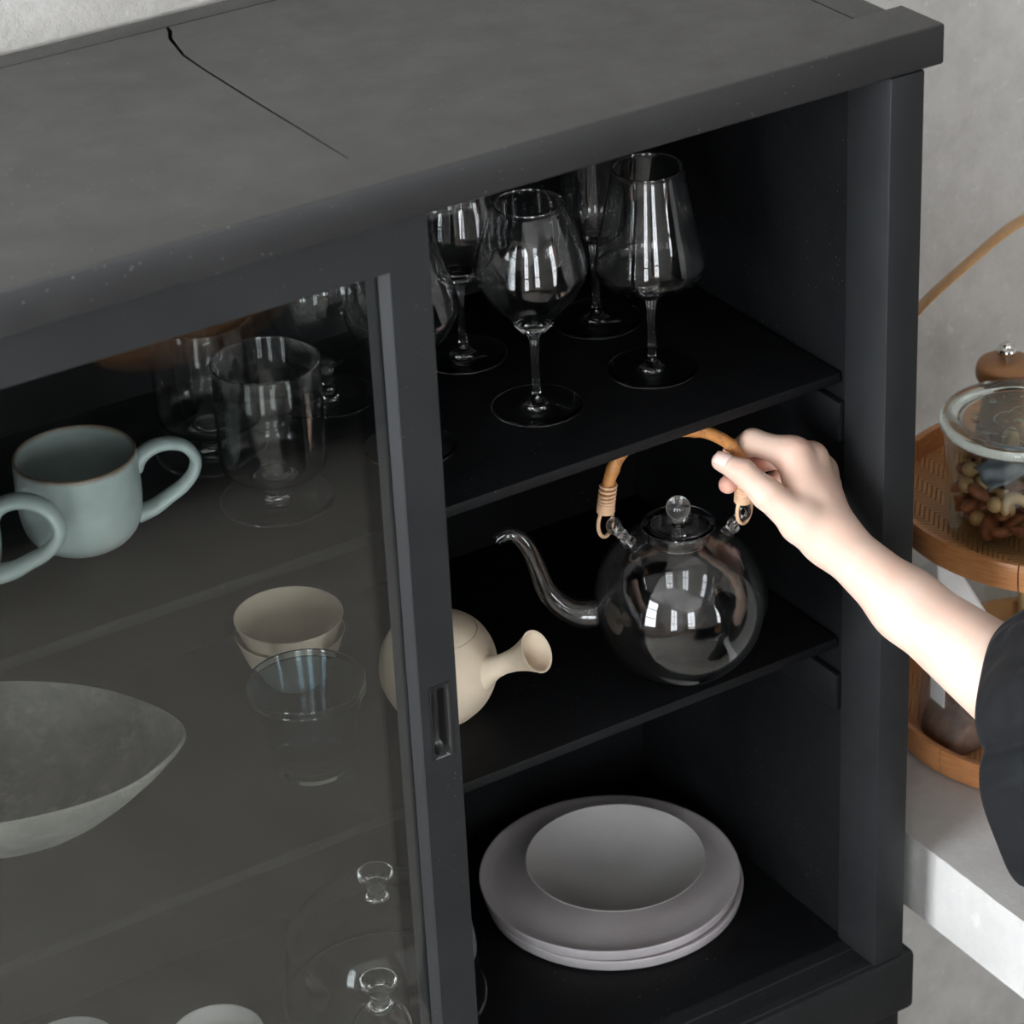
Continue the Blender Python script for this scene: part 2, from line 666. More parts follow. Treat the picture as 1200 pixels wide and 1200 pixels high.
# concrete counter beside the cabinet
bm = bmesh.new()
add_box(bm, .068, XR - .005, -.46, YB - .001, .0105, .0885, .0)
bmesh.ops.subdivide_edges(bm, edges=[e for e in bm.edges if abs((e.verts[0].co - e.verts[1].co).y) > .5 and e.verts[0].co.x < .1], cuts=90)
rr = random.Random(3)
for v in bm.verts:
    if v.co.x < .1 and v.co.z > .05 and -.6 < v.co.y < .38:
        v.co.x += rr.uniform(0, .0009); v.co.z -= rr.uniform(0, .0008)
counter = tag(obj('concrete_counter', bm, 'counter_concrete'), 'thick grey concrete counter slab beside the black cabinet', 'counter')

# ------------------------------------------------------------------ cabinet
S1, S2 = .5543, .3067          # tops of the two shelves
TH = .009
XI = -.86                      # inside left
TOPB, TOPT = .8189, .8506
cab = tag(empty('display_cabinet', (0, 0, FL)), 'black painted wooden display cabinet with sliding glass doors', 'cabinet')
CAB = empty
off = Vector((0, 0, -FL))


def cpart(o):
    o.location = Vector(o.location) + off
    return o


def cbox(name, *a, mat='black_paint', bev=.002, parent=None):
    o = box(name, *a, mat, parent or cab, bev)
    if parent is None:
        cpart(o)
    return o


# top
bm = bmesh.new()
add_box(bm, XI - .05, .0502, .0005, .0500, TOPB, TOPT)
edg = [e for e in bm.edges if all(v.co.y < .01 for v in e.verts) or all(v.co.x > .04 for v in e.verts)]
bmesh.ops.bevel(bm, geom=edg, offset=.0024, segments=3, profile=.5, affect='EDGES')
cpart(obj('top_front_rail', bm, 'black_top', cab, 40))
crack = [(-.4254, .0500), (-.4262, .1068), (-.4274, .1812), (-.4278, .2611), (-.4268, .2976), (-.4217, .3225), (-.4188, .3363), (-.4125, .3491), (-.410, .3592)]
wd = [.0004, .0007, .0009, .0009, .0011, .0013, .0016, .0018, .0012]
lft = [(x - w, y) for (x, y), w in zip(crack, wd)]
rgt = [(x + w, y) for (x, y), w in zip(crack, wd)]
bm = fix(add_poly(bmesh.new(), [(XI - .04, .0500)] + lft + [(XI - .04, .3592)], TOPB + .004, TOPT))
cpart(obj('top_board', bm, 'black_top', cab))
bm = fix(add_poly(bmesh.new(), rgt + [(.0028, .3592), (.0028, .0500)], TOPB + .004, TOPT))
cpart(obj('top_board', bm, 'black_top', cab))
cbox('top_end_strip', .0046, .0345, .0507, .3850, TOPB, TOPT - .0003, mat='black_top', bev=.0005)
cbox('top_back_rail', XI - .04, .0028, .3614, .3850, TOPB, TOPT - .0002, mat='black_top', bev=.0012)
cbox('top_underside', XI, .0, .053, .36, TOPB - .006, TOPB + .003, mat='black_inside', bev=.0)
# carcass
cbox('post', .0, .0316, .0, .0520, -.0008, TOPB, bev=.0014)
cbox('post', XI - .0316, XI, .0, .0520, -.0008, TOPB, bev=.0014)
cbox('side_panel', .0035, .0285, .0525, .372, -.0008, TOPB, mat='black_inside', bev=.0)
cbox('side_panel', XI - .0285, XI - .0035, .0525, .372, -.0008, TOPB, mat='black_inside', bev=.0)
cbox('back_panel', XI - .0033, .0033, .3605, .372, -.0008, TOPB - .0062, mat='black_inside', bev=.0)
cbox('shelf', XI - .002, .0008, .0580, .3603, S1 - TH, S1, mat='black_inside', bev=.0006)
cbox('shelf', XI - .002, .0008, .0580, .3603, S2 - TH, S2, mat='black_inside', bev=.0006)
for zc in (.5295, .2728):
    cbox('shelf_cleat', -.0030, .0034, .0545, .345, zc - .035, zc, mat='black_inside', bev=.0008)
    cbox('shelf_cleat', XI - .0034, XI + .0035, .0545, .345, zc - .035, zc, bev=.0008)
    for xx in (-.006, XI):
        cbox('shelf_peg', xx, xx + .006, .12, .132, zc, zc + .0165, bev=.0)
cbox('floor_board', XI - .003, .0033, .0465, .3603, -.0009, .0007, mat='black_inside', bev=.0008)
# grooved sill under the doors
prof = [(.0030, -.0010), (.0034, .0010), (.0112, .0012), (.0116, -.0006), (.0304, -.0006), (.0308, .0012), (.0338, .0012), (.0342, -.0006), (.0458, -.0006), (.0460, -.0010)]
bm = bmesh.new()
a = [bm.verts.new((XI, y, z)) for y, z in prof]
b = [bm.verts.new((-.0002, y, z)) for y, z in prof]
for k in range(len(prof)):
    bm.faces.new((a[k], b[k], b[(k + 1) % len(prof)], a[(k + 1) % len(prof)]))
bm.faces.new(a); bm.faces.new(b[::-1])
cpart(obj('door_sill', fix(bm), 'black_paint', cab))
cbox('base_rail', XI - .044, .0442, -.0022, .387, -.063, -.0010, bev=.0045)
cbox('lower_case', XI - .031, .0306, .0025, .385, FL, -.063, bev=.0015)
cbox('lower_door', XI, -.44, -.0035, .0023, FL + .05, -.072, bev=.002)
cbox('lower_door', -.436, .0, -.0035, .0023, FL + .05, -.072, bev=.002)

# sliding doors
PX0, PX1, PZ0, PZ1 = -.4133, -.3956, .3735, .4385       # the finger pull


def door(y0, y1, x0, x1, pull, gy):
    bm = bmesh.new()
    SW = .0316
    zb, zt = -.0002, TOPB - .0005
    xs = x1 - SW
    if pull:
        add_box(bm, xs, x1, y0, y1, zb, PZ0, .0)
        add_box(bm, xs, x1, y0, y1, PZ1, zt, .0)
        add_box(bm, xs, PX0, y0, y1, PZ0, PZ1, .0)
        add_box(bm, PX1, x1, y0, y1, PZ0, PZ1, .0)
        add_box(bm, PX0, PX1, y0 + .011, y1, PZ0, PZ1, .0)
        bmesh.ops.remove_doubles(bm, verts=bm.verts[:], dist=1e-6)
    else:
        add_box(bm, xs, x1, y0, y1, zb, zt, .0012)
    add_box(bm, x0, x0 + SW, y0, y1, zb, zt, .0012)
    add_box(bm, x0 + SW, xs, y0, y1, .7785, zt, .0)
    add_box(bm, x0 + SW, xs, y0, y1, zb, .050, .0)
    fr = obj('sliding_door', bm, 'black_paint', cab)
    cpart(fr)
    # sloping glazing bead round the glass
    e = .0055
    o_ = [(x0 + SW, .050), (xs, .050), (xs, .7785), (x0 + SW, .7785)]
    i_ = [(x0 + SW + e, .050 + e), (xs - e, .050 + e), (xs - e, .7785 - .002), (x0 + SW + e, .7785 - .002)]
    bm = bmesh.new()
    A = [bm.verts.new((x, y0 + .0008, z)) for x, z in o_]
    B = [bm.verts.new((x, gy - .0004, z)) for x, z in i_]
    C = [bm.verts.new((x, gy - .0004, z)) for x, z in o_]
    for k in range(4):
        k2 = (k + 1) % 4
        bm.faces.new((A[k], A[k2], B[k2], B[k]))
        bm.faces.new((B[k], B[k2], C[k2], C[k]))
        bm.faces.new((C[k], C[k2], A[k2], A[k]))
    obj('glazing_bead', fix(bm), 'black_paint', fr)
    g = box('glass_pane', x0 + SW - .004, xs + .004, gy, gy + .0028, .046, .7825, 'door_glass', fr, 0.)
    return fr


fd = door(.0120, .0300, XI, -.3890, True, .0205)
rd = door(.0345, .0455, XI, -.3890, False, .0395)
# finger pull: thin raised edge and a rounded pocket
bm = bmesh.new()


def rrect(cx, cz, hw, hh, r, y, n=6):
    pts = []
    for sx, sz, a0 in ((1, 1, 0), (-1, 1, 90), (-1, -1, 180), (1, -1, 270)):
        for k in range(n + 1):
            a = math.radians(a0 + 90 * k / n)
            pts.append((cx + sx * (hw - r) + r * math.cos(a), y, cz + sz * (hh - r) + r * math.sin(a)))
    return pts


pcx, pcz = (PX0 + PX1) / 2, (PZ0 + PZ1) / 2
hw, hh = (PX1 - PX0) / 2, (PZ1 - PZ0) / 2
RP = loft(bm, [rrect(pcx, pcz, hw - .0002, hh - .0002, .0006, .0135), rrect(pcx, pcz, hw + .0002, hh + .0002, .0006, .0113),
          rrect(pcx, pcz, hw - .0010, hh - .0010, .0008, .0113), rrect(pcx, pcz, hw - .0022, hh - .003, .0050, .0124),
          rrect(pcx, pcz, hw - .0030, hh - .0042, .0052, .0175), rrect(pcx, pcz, hw - .0055, hh - .0085, .003, .0215)])
bm.faces.new(RP[-1])
obj('finger_pull', fix(bm), 'black_plastic', fd, 50)


# ------------------------------------------------------------------ glassware
def lathe_thing(name, prof, mat, loc, label, cat, group=None, seg=64, smooth=35, rz=0.):
    o = obj(name, fix(add_lathe(bmesh.new(), prof, seg)), mat, None, smooth, loc)
    o.rotation_euler = (0, 0, rz)
    return tag(o, label, cat, group)


FOOT = [(0., .0003), (.0300, .0003), (.0350, .0003), (.0356, .0006), (.0359, .0011), (.0356, .0017), (.0349, .0020), (.0250, .0026), (.0130, .0036), (.0070, .0056)]


def wine_profile(foot_r, stem, bowl, rim_t=.0008, floor=None):
    """foot + stem + bowl outside, then the inside back down to the axis"""
    k = foot_r / .0357
    outer = [(r * k if r > .008 else r, z) for r, z in FOOT] + smooth_profile(stem, 4) + smooth_profile(bowl, 5)[1:]
    rim = outer[-1]
    inner = []
    ins = smooth_profile(bowl, 5)
    for r, z in reversed(ins):
        if floor is not None and z < floor + .0005:
            break
        inner.append((max(r - rim_t * (1 if z > floor + .02 else 1.3), 0.0004), z if (r, z) != rim else z))
    inner[0] = (rim[0] - rim_t, rim[1])
    inner.append((inner[-1][0] * .5, floor + .0002))
    inner.append((0., floor))
    R_, Z_ = rim
    lip = [(R_ + .0001, Z_ - .0008), (R_ + .0003, Z_), (R_ + .0001, Z_ + .0007), (R_ - .0005, Z_ + .0010), (R_ - .0011, Z_ + .0007), (R_ - .0013, Z_), (R_ - .0010, Z_ - .0008)]
    return outer[:-1] + lip + inner[1:]


stemA = [(.0046, .0085), (.0034, .014), (.0030, .03), (.0031, .048), (.0042, .060), (.0075, .0668)]
ridge = [(.0075, .0668), (.0112, .0680), (.0104, .0688), (.0132, .0702), (.0124, .0710), (.0152, .0726), (.0148, .0733)]
bowlA = ridge + [(.0172, .0768), (.0245, .0850), (.0335, .0958), (.0402, .1060), (.0431, .1150), (.0428, .1230), (.0392, .1400), (.0325, .1590), (.0266, .1726)]


def profA():
    k = FOOT + smooth_profile(stemA, 4) + ridge[1:]
    b = smooth_profile(bowlA[6:], 6)
    outer = k + b[1:]
    inner = [(r - .0008, z) for r, z in reversed(b)]
    return outer[:-1] + [(.0267, .1718), (.0269, .1725), (.0267, .1732), (.0261, .1735), (.0255, .1732), (.0253, .1725), (.0256, .1717)] + inner[1:-1] + [(.0125, .0738), (.006, .0722), (0., .0718)]


WINE_A = profA()
bowlB = [(.0045, .0640), (.0085, .0684), (.0185, .0712), (.0300, .0748), (.0392, .0812), (.0432, .0880), (.0436, .0950), (.0416, .1080), (.0366, .1310), (.0320, .1540), (.0281, .1735)]
stemB = [(.0046, .0085), (.0033, .013), (.0030, .03), (.0032, .05), (.0045, .0640)]
WINE_B = wine_profile(.0364, stemB, bowlB, .0008, .0715)
bowlC = [(.0045, .0700), (.0080, .0738), (.0150, .0760), (.0215, .0800), (.0252, .0870), (.0262, .0960), (.0252, .1180), (.0228, .1500), (.0196, .1900)]
stemC = [(.0046, .0085), (.0034, .013), (.0030, .03), (.0032, .055), (.0045, .0700)]
WINE_C = wine_profile(.0378, stemC, bowlC, .0008, .0765)
bowlF = [(.0060, .0290), (.0125, .0320), (.0225, .0400), (.0330, .0530), (.0415, .0720), (.0440, .0900), (.0425, .1080), (.0380, .1300), (.0335, .1480)]
stemF = [(.0056, .0085), (.0046, .012), (.0045, .020), (.0060, .0290)]
WINE_F = wine_profile(.0372, stemF, bowlF, .0009, .0335)
GOB = [(0., .0003), (.036, .0003), (.0422, .0003), (.0429, .0007), (.0432, .0013), (.0429, .0019), (.0420, .0022), (.0300, .0028), (.0140, .0040), (.0078, .0066), (.0066, .0105),
       (.0085, .0165), (.0118, .0212), (.0160, .0236), (.0260, .0246), (.0340, .0262), (.0382, .0296), (.0400, .0350), (.0402, .0420), (.0402, .0800), (.0402, .1145), (.0404, .1154),
       (.0403, .1162), (.0396, .1167), (.0388, .1162), (.0386, .1154), (.0390, .1145), (.0391, .0800), (.0390, .0430), (.0386, .0360), (.0366, .0306), (.0330, .0278), (.0250, .0266), (.0150, .0268),
       (.0118, .0264), (.0100, .0235), (.0082, .0190), (.0055, .0155), (0., .0142)]

gA = 'stemmed wine glasses on the top shelf'
e1 = .0002
lathe_thing('wine_glass', WINE_A, 'clear_glass', (-.2233, .1526, S1 + e1), 'clear balloon wine glass with ringed bowl base, front of the open top shelf', 'wine glass', gA)
lathe_thing('wine_glass', WINE_B, 'clear_glass', (-.1149, .1518, S1 + e1), 'clear wine glass with angular tapered bowl, nearest the right side panel', 'wine glass', gA)
gC = lathe_thing('wine_glass', WINE_C, 'clear_glass', (-.1015, .2532, S1 + e1), 'tall narrow wine glass at the back behind the tapered wine glass', 'wine glass', gA)
gD = lathe_thing('wine_glass', WINE_A, 'clear_glass', (-.2230, .2640, S1 + e1), 'balloon wine glass at the back, its bowl half hidden by door edge and cabinet top', 'wine glass', gA)
lathe_thing('wine_glass', WINE_A, 'clear_glass', (-.3374, .1538, S1 + e1), 'balloon wine glass standing right behind the door stile', 'wine glass', gA)
lathe_thing('wine_glass', WINE_F, 'clear_glass', (-.3469, .2649, S1 + e1), 'short stemmed wine glass at the back behind the sliding glass door', 'wine glass', gA)
gG = 'straight sided footed goblets'
lathe_thing('goblet', GOB, 'clear_glass', (-.4585, .1426, S1 + e1), 'straight sided footed glass goblet, front one beside the celadon mugs', 'goblet', gG)
lathe_thing('goblet', GOB, 'clear_glass', (-.4630, .2400, S1 + e1), 'straight sided footed glass goblet, back one with rim behind the door rail', 'goblet', gG)


def etched(parent, txt, size, x, y, rz):
    cu = bpy.data.curves.new('etching', 'FONT')
    cu.body = txt
    cu.size = size
    cu.align_x = 'CENTER'
    cu.extrude = .00003
    t = bpy.data.objects.new('etching', cu)
    COL.objects.link(t)
    dg = bpy.context.evaluated_depsgraph_get()
    me = bpy.data.meshes.new_from_object(t.evaluated_get(dg))
    bpy.data.objects.remove(t)
    o = obj_me('etching', me, 'etch_grey', parent)
    return o


for g, rz in ((gC, -.30), (gD, -.05)):
    o = etched(g, 'ZWIESEL', .0036, 0, 0, 0)
    o.location = (.0050, -.0175, .0034)
    o.rotation_euler = (.10, 0, rz)

# mugs
MUG = smooth_profile([(0., .0012), (.0250, .0008), (.0270, .0010), (.0345, .0050), (.0412, .0135), (.0445, .0260), (.0454, .0420), (.0450, .0600), (.0446, .0712)], 4)
MUG += [(.0441, .0723), (.0432, .0726), (.0424, .0720)] + [(r, z) for r, z in smooth_profile([(.0421, .0700), (.0424, .0500), (.0418, .0280), (.0380, .0140), (.0280, .0065), (0., .0050)], 4)]
HND = spline([(.0425, 0, .0530), (.0470, 0, .0610), (.0560, 0, .0668), (.0680, 0, .0682), (.0800, 0, .0635), (.0865, 0, .0530), (.0845, 0, .0420), (.0760, 0, .0320), (.0640, 0, .0245), (.0530, 0, .0180), (.0400, 0, .0140)], 6)


def mug(loc, sc, rz, label):
    m = empty('mug', loc, rz)
    m.scale = (sc, sc, sc)
    obj('body', fix(add_lathe(bmesh.new(), MUG, 72)), 'celadon', m, 60)
    n = len(HND)
    rad = [.0042 + .0016 * (1 - math.sin(math.pi * min(max((i / (n - 1)), 0), 1))) for i in range(n)]
    obj('handle', fix(add_tube(bmesh.new(), HND, rad, 16, up=(0, 0, 1), flat=1.65)), 'celadon_handle', m, 180)
    return tag(m, label, 'mug', 'celadon mugs')


mug((-.6007, .1752, S1 - .0006), 1.0, math.radians(-17), 'pale blue-green glazed mug with brown rim, beside the front goblet')
al = math.radians(40)
mug((-.6444 - .098 * math.cos(al), .1082 + .098 * math.sin(al), S1 - .0006), 1.13, -al, 'larger pale blue-green mug cut off at the picture edge, only its handle side in view')


# ------------------------------------------------------------------ middle shelf
# side-handled clay teapot
ky = empty('side_handle_teapot', (-.3225, .1600, S2))
kp = smooth_profile([(0., .0006), (.0260, .0004), (.0290, .0012), (.0390, .0120), (.0460, .0270), (.0480, .0410), (.0460, .0560), (.0400, .0685), (.0338, .0752)], 5)
kp += [(.0333, .0754), (.0331, .0748)]
body = obj('body', fix(add_lathe(bmesh.new(), kp + [(.0329, .0730), (0., .0725)], 72)), 'kyusu_clay', ky, 60)
lp = [(.0327, .0732), (.0327, .0753)] + smooth_profile([(.0325, .0760), (.0250, .0806), (.0140, .0838), (0., .0848)], 5)
lid = obj('lid', fix(add_lathe(bmesh.new(), lp, 64)), 'kyusu_clay', ky, 60)
hd = math.radians(-60)
c_, s_ = math.cos(hd), math.sin(hd)
hp, hr = [], []
for t, z, r in ((.0410, .0470, .0150), (.0460, .0500, .0120), (.0530, .0542, .0092), (.0610, .0592, .0083), (.0700, .0648, .0092), (.0790, .0705, .0118), (.0860, .0750, .0150), (.0910, .0782, .0176)):
    hp.append((c_ * t, s_ * t, z)); hr.append(r)
P = spline(hp, 5)
Rr = []
for i in range(len(hr) - 1):
    for k in range(5):
        Rr.append(hr[i] + (hr[i + 1] - hr[i]) * k / 5)
Rr.append(hr[-1])
obj('handle', fix(add_tube(bmesh.new(), P, Rr, 32, inner=.0016)), 'kyusu_clay', ky, 60)
tag(ky, 'beige unglazed clay teapot with trumpet shaped side handle', 'teapot')

# nested clay cups
CUP = smooth_profile([(0., .0010), (.0180, .0006), (.0220, .0014), (.0300, .0100), (.0360, .0230), (.0412, .0370), (.0450, .0480)], 5)
CUP += [(.0446, .0486), (.0438, .0481)] + smooth_profile([(.0434, .0470), (.0394, .0360), (.0335, .0210), (.0240, .0080), (0., .0050)], 5)
for dz, dx, nm in ((.0, .0, 'lower of two nested beige clay cups behind the smoky tumblers'), (.0150, .0, 'upper of two nested beige clay cups behind the smoky tumblers')):
    lathe_thing('clay_cup', CUP, 'cup_clay', (-.3990 + dx, .2680, S2 + dz), nm, 'cup', 'nested clay cups', 72, 60)
# smoky tumblers
TUM = [(0., .0010), (.0270, .0006), (.0292, .0016), (.0310, .0060), (.0385, .0380), (.0455, .0700), (.0466, .0722), (.0467, .0738), (.0462, .0746), (.0454, .0738), (.0452, .0722), (.0441, .0695), (.0372, .0385), (.0300, .0080), (.0270, .0055), (0., .0050)]
for dz, nm in ((.0, 'lower of two nested smoky glass tumblers'), (.0062, 'upper of two nested smoky glass tumblers')):
    lathe_thing('tumbler', TUM, 'smoke_glass', (-.4470, .1480, S2 + dz + e1), nm, 'tumbler', 'nested smoky tumblers', 64, 40)


# stone boat bowl
def stone_bowl():
    L, W = .144, .098
    rings = []
    N = 96

    def rim(k, s, z, lift=1.):
        a = 2 * math.pi * k / N
        ca, sa = math.cos(a), math.sin(a)
        rr_ = 1.0 / ((abs(ca) ** 1.82 + abs(sa) ** 1.82) ** (1 / 1.82))
        wob = 1 + .012 * math.sin(3 * a + 1) + .008 * math.sin(7 * a)
        return (L * s * rr_ * ca * wob, W * s * rr_ * sa * wob, z + lift * .006 * abs(ca) ** 3 * s)
    outer = [(.18, .0), (.34, .0012), (.48, .0085), (.62, .0210), (.76, .0370), (.88, .0530), (.97, .0675), (1.0, .0735)]
    inner = [(.985, .0755), (.955, .0735), (.90, .0650), (.80, .0500), (.66, .0340), (.48, .0200), (.30, .0130), (.12, .0110)]
    bm = bmesh.new()
    R = loft(bm, [[rim(k, s, z) for k in range(N)] for s, z in outer + inner])
    bm.faces.new(R[0]); bm.faces.new(R[-1])
    o = obj('stone_bowl', fix(bm), 'stone_bowl', None, 60, (-.6820, .2090, S2 + .0004))
    o.rotation_euler = (0, 0, math.radians(-34))
    return tag(o, 'large rough grey stone bowl with pointed end behind the glass door', 'bowl')


stone_bowl()


# ------------------------------------------------------------------ bottom of the cabinet
PL = [(0., .0006), (.1080, .0004), (.1130, .0010), (.1150, .0030), (.1166, .0110), (.1172, .0132)]
PL += [(.1170, .0139), (.1160, .0139)] + smooth_profile([(.1150, .0134), (.1090, .0108), (.0980, .0086), (.0600, .0070), (0., .0066)], 5)
lathe_thing('plate', PL, 'plate_grey', (-.1262, .2180, .0008), 'lower of the two wide grey stoneware plates', 'plate', 'wide grey plates', 96, 50)
lathe_thing('plate', PL, 'plate_grey', (-.1290, .2195, .0122), 'upper of the two wide grey stoneware plates, under the small dish', 'plate', 'wide grey plates', 96, 50)
DS = smooth_profile([(0., .0006), (.0260, .0004), (.0300, .0012), (.0450, .0078), (.0640, .0160), (.0800, .0262)], 5)
DS += [(.0808, .0271), (.0800, .0274)] + smooth_profile([(.0786, .0264), (.0640, .0176), (.0460, .0098), (.0260, .0056), (0., .0048)], 5)
lathe_thing('dish', DS, 'dish_grey', (-.1275, .2110, .0190), 'small concave grey dish on top of the stacked plates', 'dish', None, 96, 50)

KNOB = [(.0105, .1010), (.0085, .1040), (.0075, .1090), (.0085, .1140), (.0120, .1190), (.0158, .1230), (.0160, .1262), (.0138, .1268), (.0110, .1245), (.0060, .1215), (0., .1205)]


def cloche(loc, R, H, kn, label):
    k = smooth_profile([(R, .0004), (R + .0002, .003), (R - .003, .012), (R * .94, H * .45), (R * .86, H * .72), (R * .66, H * .9), (R * .35, H * .98), (.0125, H)], 6)
    c = empty('glass_cloche', loc)
    t = .0022
    kk = [(r - .0002, z) for r, z in k]
    ins = [(max(r - t, 0), max(z - t, .0004) if i else .0004) for i, (r, z) in enumerate(k)]
    ins = ins[::-1]
    obj('dome', fix(add_lathe(bmesh.new(), [(0, H + .0002)] + kk[::-1] + [(R - t, .0004)] + ins[:-1][::-1][0:0] + [(r, z) for r, z in ins[::-1][1:]] + [(0, H - t)], 72)), 'clear_glass', c, 40)
    dz = H - .1010
    kb = [(0, H + .0004)] + [(r * kn, H + .0004 + (z - .1010) * kn) for r, z in KNOB]
    obj('knob', fix(add_lathe(bmesh.new(), kb, 48)), 'clear_glass', c, 40)
    return tag(c, label, 'glass cover', 'clear glass covers at the cabinet bottom')


cloche((-.3700, .2080, .0008), .0885, .108, 1.0, 'large clear glass cloche with flared knob, back one at the cabinet bottom')
cloche((-.4370, .0855, .0008), .0330, .1040, 1.0, 'small clear glass cover with flared knob, in front of the large cloche')
WD = smooth_profile([(0., .0006), (.0180, .0004), (.0220, .0014), (.0300, .0150), (.0390, .0340)], 4) + [(.0392, .0350), (.0384, .0350)] + smooth_profile([(.0376, .0335), (.0280, .0230), (.0150, .0190), (0., .0180)], 4)
lathe_thing('small_bowl', WD, 'white_ceramic', (-.5290, .2080, .0008), 'small white ceramic bowl at the bottom edge below the stone bowl', 'bowl', None, 64, 50)
lathe_thing('small_bowl', WD, 'grey_ceramic', (-.6370, .2640, .0008), 'small grey ceramic bowl at the bottom left edge', 'bowl', None, 64, 50)

# ------------------------------------------------------------------ glass teapot in the hand
TP = empty('glass_teapot', (-.1400, .0820, .3826), math.radians(-24))
tag(TP, 'round clear glass teapot with bamboo handle held by the hand', 'teapot')
Rb = .0708
pr = [(0., -.0620), (.0220, -.0620), (.0300, -.0618)]
for a in range(-62, 67, 3):
    t = math.radians(a)
    r = Rb * math.cos(t); z = Rb * math.sin(t) * .985
    if z > -.0605 and z < .0628:
        pr.append((r, z))
pr += [(.0262, .0655), (.0256, .0672), (.0250, .0676), (.0243, .0672)]
ti = .0017
ins = []
for r, z in reversed(pr[3:-4]):
    n = Vector((r, z / .985 / .985)).normalized()
    ins.append((r - n.x * ti, z - n.y * ti))
ins = [(.0243, .0655)] + ins + [(.0285, -.0598), (.0200, -.0590), (0., -.0588)]
obj('body', fix(add_lathe(bmesh.new(), pr + ins, 96)), 'clear_glass', TP, 50)
# lid with flange and ball knob
lp = [(0., .0668), (.0100, .0668), (.0180, .0678), (.0215, .0690), (.0225, .0690), (.0225, .0560), (.0232, .0556), (.0238, .0560), (.0238, .0690), (.0285, .0696), (.0296, .0704), (.0294, .0714), (.0280, .0714), (.0230, .0708), (.0180, .0700), (.0110, .0690), (.0060, .0694), (.0050, .0730), (.0052, .0764)]
for a in range(-58, 91, 8):
    t = math.radians(a)
    lp.append((.0098 * math.cos(t), .0852 + .0098 * math.sin(t)))
lp.append((0., .0950))
obj('lid', fix(add_lathe(bmesh.new(), lp, 64)), 'clear_glass', TP, 40)
# spout
sp = [(-.0685, 0, -.0040), (-.0780, 0, -.0035), (-.0870, 0, -.0005), (-.0990, 0, .0090), (-.1085, 0, .0240), (-.1140, 0, .0427), (-.1196, 0, .0605), (-.1266, 0, .0728), (-.1345, 0, .0775), (-.1425, 0, .0748), (-.1450, 0, .0725)]
sr = [.0128, .0122, .0116, .0106, .0092, .0081, .0075, .0070, .0064, .0050, .0044]
P = spline(sp, 6)
Rr = []
for i in range(len(sr) - 1):
    for k in range(6):
        Rr.append(sr[i] + (sr[i + 1] - sr[i]) * k / 6)
Rr.append(sr[-1])
obj('spout', fix(add_tube(bmesh.new(), P, Rr, 28, up=(0, 1, 0), inner=.0014)), 'clear_glass', TP, 60)
# lugs, rattan loops, wraps
for s in (-1, 1):
    bm = bmesh.new()
    add_tube(bm, spline([(s * .0395, 0, .0575), (s * .0440, 0, .0640), (s * .0485, 0, .0700)], 4), [.0062, .0058, .0048, .0042, .0040, .0040, .0042, .0044, .0046][:9], 14)
    ring = [(s * .0520 + .0052 * math.cos(a) * s * .8, .0, .0752 + .0060 * math.sin(a)) for a in [2 * math.pi * k / 20 for k in range(20)]]
    add_tube(bm, ring, .0024, 10, closed=True, up=(0, 1, 0))
    add_tube(bm, [(s * .0400 + .004 * s, -.006, .0640), (s * .0400 + .004 * s, .006, .0640)], .0040, 12)
    obj('lug', fix(bm), 'clear_glass', TP, 50)
HP = [(-.0580, 0, .0890), (-.0572, 0, .0980), (-.0530, 0, .1214), (-.0415, 0, .1420), (-.0180, 0, .1530), (.0140, 0, .1528), (.0340, 0, .1440), (.0470, 0, .1300), (.0525, 0, .1120), (.0525, 0, .0960), (.0520, 0, .0850)]
P = spline(HP, 10)
n = len(P)
rad = []
for i in range(n):
    r = .0050
    for c in (.22, .36, .50, .66, .80):
        r += .0008 * math.exp(-((i / (n - 1) - c) / .012) ** 2)
    rad.append(r + (.0005 if i < 12 or i > n - 12 else 0))
obj('bamboo_handle', fix(add_tube(bmesh.new(), P, rad, 20, up=(0, 1, 0))), 'bamboo_cane', TP, 60)
for i0, i1, nm in ((0, 17, 0), (n - 20, n - 1, 1)):
    bm = bmesh.new()
    path = []
    seg = P[i0:i1 + 1]
    turns = 11
    M_ = 220
    for k in range(M_ + 1):
        u = k / M_ * (len(seg) - 1)
        i = min(int(u), len(seg) - 2)
        p = seg[i].lerp(seg[i + 1], u - i)
        t = (seg[i + 1] - seg[i]).normalized()
        nv = Vector((0, 1, 0)); bv = t.cross(nv)
        a = 2 * math.pi * turns * k / M_
        path.append(p + (nv * math.cos(a) + bv * math.sin(a)) * .0061)
    add_tube(bm, path, .00125, 8)
    obj('rattan_wrap', fix(bm), 'rattan', TP, 180)
for s, cx, cz in ((-1, -.0585, .0790), (1, .0530, .0775)):
    loop = []
    for k in range(24):
        a = 2 * math.pi * k / 24
        u = .0088 * math.cos(a)
        loop.append((cx + u * .75, u * .55, cz + .0125 * math.sin(a)))
    obj('rattan_loop', fix(add_tube(bmesh.new(), loop, .0016, 10, closed=True, up=(0, 1, 0))), 'rattan', TP, 180)


